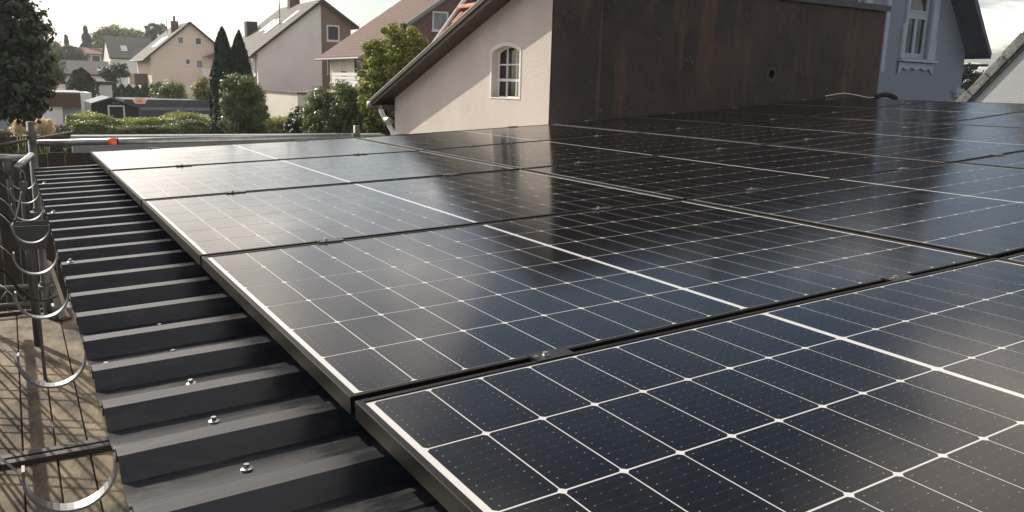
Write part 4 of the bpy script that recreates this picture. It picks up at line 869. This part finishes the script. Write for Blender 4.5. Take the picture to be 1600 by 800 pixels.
# basketball hoop
Y_ = atd(218, 157, 41)[1]; P = lambda x, y: on(x, y, 1, Y_)
bb = thing('basketball_hoop', 'basketball hoop with cream fan-shaped backboard above the black shed', 'basketball hoop', tuple(P(219, 190)))
a, b2 = P(208, 162), P(229, 152); w_ = b2[0] - a[0]; hh = b2[2] - a[2]; pts = [(a[0] + .1, a[2]), (b2[0] - .1, a[2])] + [(a[0] + w_ / 2 + w_ / 2 * math.cos(t_), a[2] + hh * .45 + hh * .55 * math.sin(t_)) for t_ in np.linspace(0, math.pi, 11)]
mb = MB(); mb.prism(pts, 1, Y_, Y_ + .04); part('backboard', mb, 'backboard', bb)
cx_ = (a[0] + b2[0]) / 2; mb = MB(); mb.tube([(cx_ + .23 * math.cos(t_), Y_ - .26 + .23 * math.sin(t_), a[2] + .12) for t_ in np.linspace(0, 2 * math.pi, 17)], .018, 6); mb.box((cx_ - .1, Y_ - .05, a[2] + .08), (cx_ + .1, Y_ - .001, a[2] + .16)); part('rim', mb, 'orange_paint', bb)
mb = MB(); mb.tube([(cx_, Y_ + .5, G), (cx_, Y_ + .5, a[2] + .2)], .05, 8); mb.tube([(cx_, Y_ + .5, a[2] + .15), (cx_, Y_ + .04, a[2] + .15)], .035, 8); part('pole', mb, 'dark_steel', bb)
# garden chairs
def chair(px_, py_, d, label):
    q = atd(px_, py_, d); x, y, z = q; c = thing('garden_chair', label, 'chair', (x, y, z - .75), 'white garden chairs')
    mb = MB(); mb.box((x - .22, y - .22, z - .37), (x + .22, y + .22, z - .33)); part('seat', mb, 'window_white', c)
    mb = MB(); mb.box((x - .22, y + .18, z - .33), (x + .22, y + .22, z + .05)); part('backrest', mb, 'window_white', c)
    for sx in (-.2, .16):
        for sy in (-.2, .16): mb = MB(); mb.box((x + sx, y + sy, z - .75), (x + sx + .04, y + sy + .04, z - .371)); part('leg', mb, 'window_white', c)
chair(299, 182, 40, 'white garden chair on the terrace, left of the pair behind the hedge'); chair(320, 181, 40, 'white garden chair on the terrace, right of the pair behind the hedge')
tq = MB(); q = atd(310, 186, 40); tq.box((q[0] - 8, q[1] - 1.0, G + .02), (q[0] + 3, q[1] + 2.2, q[2] - .72)); solo('terrace', tq, 'plaster_offwhite', kind='structure')
# distant buildings
flat_box_house('white_outbuilding', 'small white flat-roofed outbuilding left of the round bush', 'outbuilding', 84, 100, 126, 145, 56, 3, 'plaster_white', 'roof_dark', .2)
flat_box_house('white_outbuilding', 'small white flat-roofed outbuilding right of the round bush', 'outbuilding', 150, 174, 127, 150, 52, 3, 'plaster_white', 'roof_dark', .2)
def roof_house(name, label, x0p, x1p, yr, ye, d, depth, wall, roof, cat='house'):
    """eaves towards the camera: roof slope faces us"""
    Y_ = atd((x0p + x1p) / 2, ye, d)[1]; a, b2 = on(x0p, ye, 1, Y_), on(x1p, ye, 1, Y_); zr = on((x0p + x1p) / 2, yr, 1, Y_ + depth / 2)[2]; ze = (a[2] + b2[2]) / 2
    h = thing(name, label, cat, ((a[0] + b2[0]) / 2, Y_, G)); mb = MB(); mb.prism([(Y_ + .3, G), (Y_ + depth - .3, G), (Y_ + depth - .3, ze), (Y_ + depth / 2, zr - .15), (Y_ + .3, ze)], 0, a[0] + .2, b2[0] - .2); part('wall', mb, wall, h)
    mb = MB(); mb.prism([(Y_, ze - .1), (Y_ + depth / 2, zr - .12), (Y_ + depth, ze - .1), (Y_ + depth, ze + .08), (Y_ + depth / 2, zr), (Y_, ze + .08)], 0, a[0], b2[0]); r = part('roof', mb, roof, h)
    return h, r, Y_, ze, zr, a[0], b2[0]
h, r, Y_, ze, zr, xA, xB = roof_house('navy_roof_house', 'white house with dark navy roof and one skylight behind the pink house', 171, 246, 58, 92, 115, 11, 'plaster_white', 'tiles_navy')
q = on(194, 78, 1, Y_ + 2.3); mb = MB(); mb.prism([(Y_ + 1.5, q[2] - .55), (Y_ + 2.9, q[2] + .5), (Y_ + 2.8, q[2] + .62), (Y_ + 1.4, q[2] - .43)], 0, q[0] - .4, q[0] + .4); part('skylight', mb, 'window_white', r)
mb = MB(); mb.box((xA + .1, Y_ + .25, G), (xA + 1.4, Y_ + .29, ze - .3)); part('corner_render', mb, 'trim_white', h)
h, r, Y_, ze, zr, xA, xB = roof_house('slate_roof_house', 'low house with dark slate roof half hidden behind the round bush', 92, 176, 95, 117, 95, 9, 'plaster_white', 'tiles_navy')
q = on(156, 110, 1, Y_ + 1.5); mb = MB(); mb.box((q[0] - .3, Y_ + .9, q[2] - .3), (q[0] + .3, Y_ + 1.3, q[2] + .3)); part('skylight', mb, 'window_white', r)
h, r, Y_, ze, zr, xA, xB = roof_house('long_red_roof_house', 'long distant house with dull red roof and yellow walls', 78, 178, 74, 84, 135, 9, 'plaster_yellow', 'tiles_old_red')
for xx in (100, 125, 150): q = on(xx, 92, 1, Y_ + .3); win_y(h, q[0] - .7, q[0] + .7, q[2] - .6, q[2] + .6, Y_ + .3, .12)

# ------------------------------------------------------------------ vegetation
def leaf_mesh(name, P_, N_, size, mat, asp=0.6, seed=0):
    """one folded leaf quad pair at each point"""
    rg = np.random.default_rng(seed); n = len(P_)
    N_ = N_ / (np.linalg.norm(N_, axis=1, keepdims=True) + 1e-9); tnd = rg.normal(size=(n, 3)); T = np.cross(N_, tnd); T /= np.linalg.norm(T, axis=1, keepdims=True) + 1e-9
    B = np.cross(N_, T); s = (size * rg.uniform(.65, 1.35, n))[:, None]
    V = np.stack([P_ - T * s, P_ - B * s * asp + N_ * s * .18, P_ + T * s, P_ + B * s * asp + N_ * s * .18], 1).reshape(-1, 3)
    me = bpy.data.meshes.new(name); me.vertices.add(4 * n); me.vertices.foreach_set('co', V.ravel())
    me.loops.add(4 * n); me.loops.foreach_set('vertex_index', np.arange(4 * n)); me.polygons.add(n)
    me.polygons.foreach_set('loop_start', np.arange(0, 4 * n, 4)); me.polygons.foreach_set('loop_total', np.full(n, 4)); me.update(calc_edges=True); me.materials.append(MAT[mat]); return me
def sphere(n, rg):
    d = rg.normal(size=(n, 3)); return d / np.linalg.norm(d, axis=1, keepdims=True)
def clump_points(cl, per, rg, shell=.55):
    Ps, Ns = [], []
    for c_, r in cl:
        d = rg.normal(size=(per, 3)); Ps.append(np.array(c_) + np.clip(d, -2.2, 2.2) * .55 * np.array(r)); Ns.append(d + np.array((0, 0, .55)) + rg.normal(size=(per, 3)) * .45)
    return np.concatenate(Ps), np.concatenate(Ns)
def crown_clumps(c_, R_, k, rmin, rmax, rg, flat=.8, lo=-.7):
    out = []
    while len(out) < k:
        d = sphere(1, rg)[0]
        if d[2] < lo: continue
        f = rg.uniform(.35, 1.0) ** .6; r = rg.uniform(rmin, rmax)
        if rg.random() < .25: f = rg.uniform(.95, 1.12); r *= .7
        out.append((np.array(c_) + d * f * np.array(R_), (r, r, r * flat)))
    return out
def tree(name, label, base, c_, R_, k, rr2, per, size, mat, seed, trunk_r=.18, cat='tree', group=None, flat=.8, limbs=7):
    rg = np.random.default_rng(seed); t_ = thing(name, label, cat, tuple(base), group)
    cl = crown_clumps(c_, R_, k, rr2[0], rr2[1], rg, flat); Pn, Nn = clump_points(cl, per, rg)
    keep = Pn[:, 2] > base[2] + .05
    me = leaf_mesh('crown', Pn[keep] - np.array(base), Nn[keep], size, mat, seed=seed); link(bpy.data.objects.new('crown', me), t_)
    mb = MB(); b0 = np.array(base, float); top = np.array(c_) + np.array((0, 0, R_[2] * .35)); mb.tube([b0, b0 * .6 + top * .4 + rg.normal(size=3) * .08, top], [trunk_r, trunk_r * .7, trunk_r * .2], 10)
    for i in range(limbs):
        e = cl[rg.integers(len(cl))][0]; s_ = b0 + (top - b0) * rg.uniform(.35, .8); m_ = (s_ + e) / 2 + np.array((0, 0, .12 * np.linalg.norm(e - s_))); mb.tube([s_, m_, e], [trunk_r * .4, trunk_r * .25, trunk_r * .06], 7)
    part('trunk', mb, 'bark', t_, smooth=True); return t_
def conifer(name, label, base, h_, rad, n, size, mat, seed, prof_=None, cat='tree', group=None):
    """dense columnar conifer: upright sprays on a slim flame-shaped body"""
    rg = np.random.default_rng(seed); t_ = thing(name, label, cat, tuple(base), group)
    f = prof_ or (lambda s: (1 - max(0, (s - .5) / .5) ** 1.9) ** .72)
    s = rg.random(n) ** .9; a = rg.uniform(0, 2 * math.pi, n); lump = 1 + .16 * np.sin(5 * a + 9 * s + seed) + .12 * np.sin(3 * a - 21 * s)
    R_ = np.array([f(x) for x in s]) * rad * lump * (1 - .35 * rg.random(n) ** 2); P_ = np.stack([R_ * np.cos(a), R_ * np.sin(a), s * h_ + rg.normal(size=n) * .03], 1)
    N_ = np.stack([np.cos(a), np.sin(a), np.full(n, .15)], 1) + rg.normal(size=(n, 3)) * .5
    me = leaf_mesh('crown', P_, N_, size, mat, .45, seed); link(bpy.data.objects.new('crown', me), t_)
    b0 = np.array(base, float); mb = MB(); mb.tube([b0, b0 + np.array((0, 0, h_ * .8))], [rad * .16, .03], 8); part('trunk', mb, 'bark', t_, smooth=True); return t_
def hedge(name, label, x0_, x1_, y0_, y1_, z0_, z1_, n, size, mat, seed, cat='hedge', amp=.12, red=None):
    rg = np.random.default_rng(seed); h = thing(name, label, cat, ((x0_ + x1_) / 2, (y0_ + y1_) / 2, z0_))
    A = np.array(((x1_ - x0_) * (y1_ - y0_), (x1_ - x0_) * (z1_ - z0_), (y1_ - y0_) * (z1_ - z0_) * 2)); ch = rg.choice(3, n, p=A / A.sum()); u_, v_ = rg.random(n), rg.random(n)
    P_ = np.empty((n, 3)); N_ = np.empty((n, 3)); wob = lambda x, y: amp * (np.sin(x * 1.7 + seed) + .6 * np.sin(x * 4.1 + y * 2) + .4 * rg.normal(size=len(x)))
    k0 = ch == 0; P_[k0] = np.stack([x0_ + u_ * (x1_ - x0_), y0_ + v_ * (y1_ - y0_), np.full(n, z1_)], 1)[k0]; N_[k0] = (0, 0, 1); P_[k0, 2] += wob(P_[k0, 0], P_[k0, 1])
    k1 = ch == 1; P_[k1] = np.stack([x0_ + u_ * (x1_ - x0_), np.full(n, y0_), z0_ + v_ * (z1_ - z0_)], 1)[k1]; N_[k1] = (0, -1, .3); P_[k1, 1] -= wob(P_[k1, 0], P_[k1, 2]) * 1.2
    k2 = ch == 2; P_[k2] = np.stack([np.where(u_ > .5, x1_, x0_), y0_ + ((u_ * 2) % 1) * (y1_ - y0_), z0_ + v_ * (z1_ - z0_)], 1)[k2]; N_[k2] = np.stack([np.where(u_[k2] > .5, 1, -1), np.zeros(k2.sum()), np.full(k2.sum(), .3)], 1)
    N_ = N_ + rg.normal(size=(n, 3)) * .55; o0 = np.array(ORG[h.name])
    link(bpy.data.objects.new('foliage', leaf_mesh('foliage', P_ - o0, N_, size, mat, seed=seed)), h)
    mb = MB(); e = amp + .12; mb.box((x0_ + e, y0_ + e, z0_), (x1_ - e, y1_ - e, z1_ - e)); part('twig_core', mb, 'leaf_conifer', h); return h

def base_at(px_, d): q = atd(px_, 200, d); return np.array((q[0], q[1], G))
def crown_at(px_, py_, d): return atd(px_, py_, d)
# big dark tree at the left edge
d = 17; c0 = crown_at(-30, 85, d); tree('dark_tree', 'large dark-leaved tree filling the upper left corner', base_at(-60, d), c0, (1.12, 1.4, 1.85), 230, (.12, .40), 95, .072, 'leaf_dark', 3, .22, flat=.5, limbs=16)
# second, smaller greener crown just behind
d = 30; tree('garden_tree', 'green garden tree between the dark corner tree and the round bush', base_at(62, d), crown_at(60, 105, d), (.75, .8, .95), 80, (.10, .28), 200, .05, 'leaf_far', 5, .12)
# clipped hedges
d = 30; a, b2 = atd(104, 183, d), atd(345, 183, d); hedge('clipped_hedge', 'long clipped green hedge, upper tier behind the flowering row', a[0], b2[0] + .3, a[1] - .4, a[1] + 1.0, G, a[2] - .08, 52000, .034, 'leaf_hedge', 11)
d = 26; a, b2 = atd(112, 196, d), atd(352, 196, d); hedge('low_hedge', 'low glossy-leaved hedge row in front of the clipped hedge', a[0], b2[0], a[1] - .4, a[1] + .7, G, a[2] - .05, 42000, .034, 'leaf_gloss', 12, amp=.1)
d = 25; a, b2 = atd(-30, 202, d), atd(112, 202, d); hedge('red_hedge', 'low reddish-leaved hedge below the pampas grass', a[0], b2[0], a[1] - .3, a[1] + .5, G, a[2] - .03, 18000, .034, 'leaf_red', 13, amp=.1)
d = 34; a, b2 = atd(392, 186, d), atd(470, 186, d); hedge('trimmed_hedge', 'short trimmed hedge between the cypresses and the leafy bush', a[0] - 1, b2[0] + .6, a[1] - .3, a[1] + .9, G, a[2] + .05, 18000, .038, 'leaf_hedge', 14)
# thuja hedge and bushes in the middle distance
for i, px_ in enumerate(range(178, 262, 12)):
    d = 58; top = atd(px_, 131 + (i * 5) % 4, d); conifer('thuja', f'thuja in the dark row before the pink house, {ordn[i]} from the left', (top[0], top[1], G), top[2] - G, .62, 1800, .09, 'leaf_conifer', 20 + i, lambda s: (1 - s ** 3) ** .7, group='thujas in the row before the pink house')
d = 48; tree('spreading_shrub', 'bright green spreading shrub behind the dark outbuilding', base_at(262, d), crown_at(263, 149, d), (1.05, .9, .75), 24, (.2, .4), 220, .075, 'leaf_far', 31, .06, 'shrub')
d = 46; tree('yellow_shrub', 'yellow-green shrub beside the left cypress', base_at(322, d), crown_at(321, 146, d), (.5, .5, .8), 18, (.18, .34), 220, .07, 'leaf_lime', 32, .05, 'shrub')
d = 50; c0 = atd(126, 108, d); conifer('round_bush', 'round-topped dark evergreen bush between the two white outbuildings', (c0[0], c0[1], G), c0[2] - G, 1.0, 7000, .09, 'leaf_conifer', 33, lambda s: (1 - s ** 4) ** .6, 'bush')
d = 62; tree('grey_shrub', 'grey-green shrub in front of the navy-roofed house', base_at(182, d), crown_at(181, 118, d), (.9, .9, .8), 20, (.25, .45), 200, .09, 'leaf_far_dark', 34, .06, 'shrub')
# cypresses with ivy bush
d = 27; q = atd(347, 45, d); conifer('cypress', 'taller dark cypress, left of the pair', (q[0], q[1], G), q[2] - G, .45, 24000, .05, 'leaf_conifer', 41, group='pair of dark cypresses')
q = atd(373, 51, d + .6); conifer('cypress', 'slightly shorter dark cypress, right of the pair', (q[0], q[1], G), q[2] - G, .42, 24000, .05, 'leaf_conifer', 42, group='pair of dark cypresses')
d = 25.5; tree('glossy_bush', 'conical glossy-leaved bush growing in front of the cypresses', base_at(382, d), crown_at(380, 176, d), (.68, .6, 1.2), 150, (.08, .24), 210, .034, 'leaf_gloss', 43, .07, 'bush')
# leafy bush and yellowing tree before the red-roofed house
d = 21; tree('leafy_bush', 'dense green bush left of the yellowing tree', base_at(530, d), crown_at(532, 186, d), (1.0, .8, .85), 110, (.10, .26), 230, .034, 'leaf_gloss', 51, .08, 'bush')
d = 20.5; tree('leafy_bush', 'dark green bush at the foot of the yellowing tree beside the downpipe', base_at(592, d), crown_at(592, 196, d), (.55, .5, .6), 60, (.09, .22), 220, .034, 'leaf_gloss', 57, .06, 'bush')
d = 22; tree('leafy_bush', 'dark bush sprawling between the trimmed hedge and the leafy green bush', base_at(478, d), crown_at(485, 198, d), (.6, .6, .5), 50, (.09, .22), 220, .036, 'leaf_dark', 54, .06, 'bush')
d = 20; tree('yellowing_tree', 'tree with yellowing leaves beside the lean-to verge', base_at(620, d), crown_at(620, 136, d), (.88, .7, 1.45), 230, (.07, .24), 190, .036, 'leaf_yellow', 52, .10)
# pampas grass
rg = np.random.default_rng(5)
for nm, pxs, lab in (('pampas_grass', (22, 28, 34, 39), 'pampas grass clump with cream plumes left of the scaffold post'), ('pampas_grass', (55, 60, 66, 71, 77), 'pampas grass clump with cream plumes right of the scaffold post')):
    d = 24; b0 = atd(np.mean(pxs), 206, d); pg = thing(nm, lab, 'pampas grass', (b0[0], b0[1], G), 'pampas grass clumps')
    for x in pxs:
        tp_ = atd(x + rg.uniform(-1, 1), 184 + rg.uniform(0, 5), d + rg.uniform(-.3, .3)); lo = np.array((tp_[0] * .8 + b0[0] * .2, b0[1], tp_[2] - .42)); n_ = 420; s = rg.random(n_)
        P_ = lo + (tp_ - lo) * s[:, None] + rg.normal(size=(n_, 3)) * (.012 + .05 * np.sin(np.pi * np.clip(s, 0, 1)) ** .8)[:, None]; N_ = rg.normal(size=(n_, 3))
        link(bpy.data.objects.new('plume', leaf_mesh('plume', P_ - ORG[pg.name], N_, .05, 'plume', .35, 1)), pg)
        mb = MB(); mb.tube([(b0[0], b0[1], G), lo, tp_], [.012, .008, .004], 5); part('stalk', mb, 'plume', pg)
    n_ = 1500; a_ = rg.uniform(0, 2 * math.pi, n_); s = rg.random(n_); P_ = np.stack([.5 * s * np.cos(a_), .5 * s * np.sin(a_), 1.7 * (1 - s ** 2) * rg.random(n_) + .1], 1); link(bpy.data.objects.new('blades', leaf_mesh('blades', P_, rg.normal(size=(n_, 3)), .12, 'grass_blade', .12, 2)), pg)
# far trees
def far_tree(px_, py_, d, R_, mat, label, seed, name='far_tree'): tree(name, label, base_at(px_, d), crown_at(px_, py_, d), R_, 90, (R_[0] * .10, R_[0] * .30), 150, R_[0] * .05, mat, seed, .25, group='far trees on the skyline')
far_tree(172, 66, 150, (4.0, 4.0, 2.6), 'leaf_far', 'broad light green far tree behind the navy roof', 61)
far_tree(204, 64, 155, (2.6, 2.6, 2.2), 'leaf_far', 'lower light green far tree right of the broad one', 62)
far_tree(246, 58, 140, (2.4, 2.4, 2.0), 'leaf_far_dark', 'thin grey-green far tree left of the pink house ridge', 63)
d = 140; q = atd(133, 42, d); conifer('far_pine', 'tall dark far pine left of the broad light tree', (q[0], q[1], G), q[2] - G, 2.6, 5000, .32, 'leaf_far_dark', 64, lambda s: max(.02, (1 - s)) ** .75 * (.72 + .28 * math.sin(s * 46)), group='far conifers')
q = atd(103, 56, d); conifer('far_fir', 'small pointed far fir at the left of the skyline', (q[0], q[1], G), q[2] - G, 2.2, 4000, .3, 'leaf_far_dark', 65, lambda s: max(.02, (1 - s)) ** .9 * (.7 + .3 * math.sin(s * 50)), group='far conifers')
far_tree(62, 84, 120, (3.0, 3, 2.2), 'leaf_far', 'far green tree showing right of the dark corner tree', 66)
far_tree(110, 88, 125, (2.2, 2.2, 1.5), 'leaf_far_dark', 'low dark far tree before the long red roof', 67)
far_tree(1498, 127, 34, (.9, .9, .7), 'leaf_far_dark', 'small dark treetop between blue house and stone verge', 68)
far_tree(20, 100, 90, (4.5, 4, 3.4), 'leaf_far_dark', 'far dark tree behind the corner tree', 69)

# ------------------------------------------------------------------ haze
mh = bpy.data.materials.new('haze'); mh.use_nodes = True; th_ = mh.node_tree; th_.nodes.remove(th_.nodes['Principled BSDF'])
pv = nd(th_, 'ShaderNodeVolumePrincipled'); pv.inputs['Color'].default_value = (0.92, 0.95, 1.0, 1); pv.inputs['Density'].default_value = 0.0005; pv.inputs['Anisotropy'].default_value = 0.35
lk(th_, pv.outputs[0], th_.nodes['Material Output'].inputs['Volume']); MAT['haze'] = mh
hz = MB(); hz.box((-960, -760, G - 1.2), (960, 1660, 12.5)); solo('haze', hz, 'haze', kind='stuff')
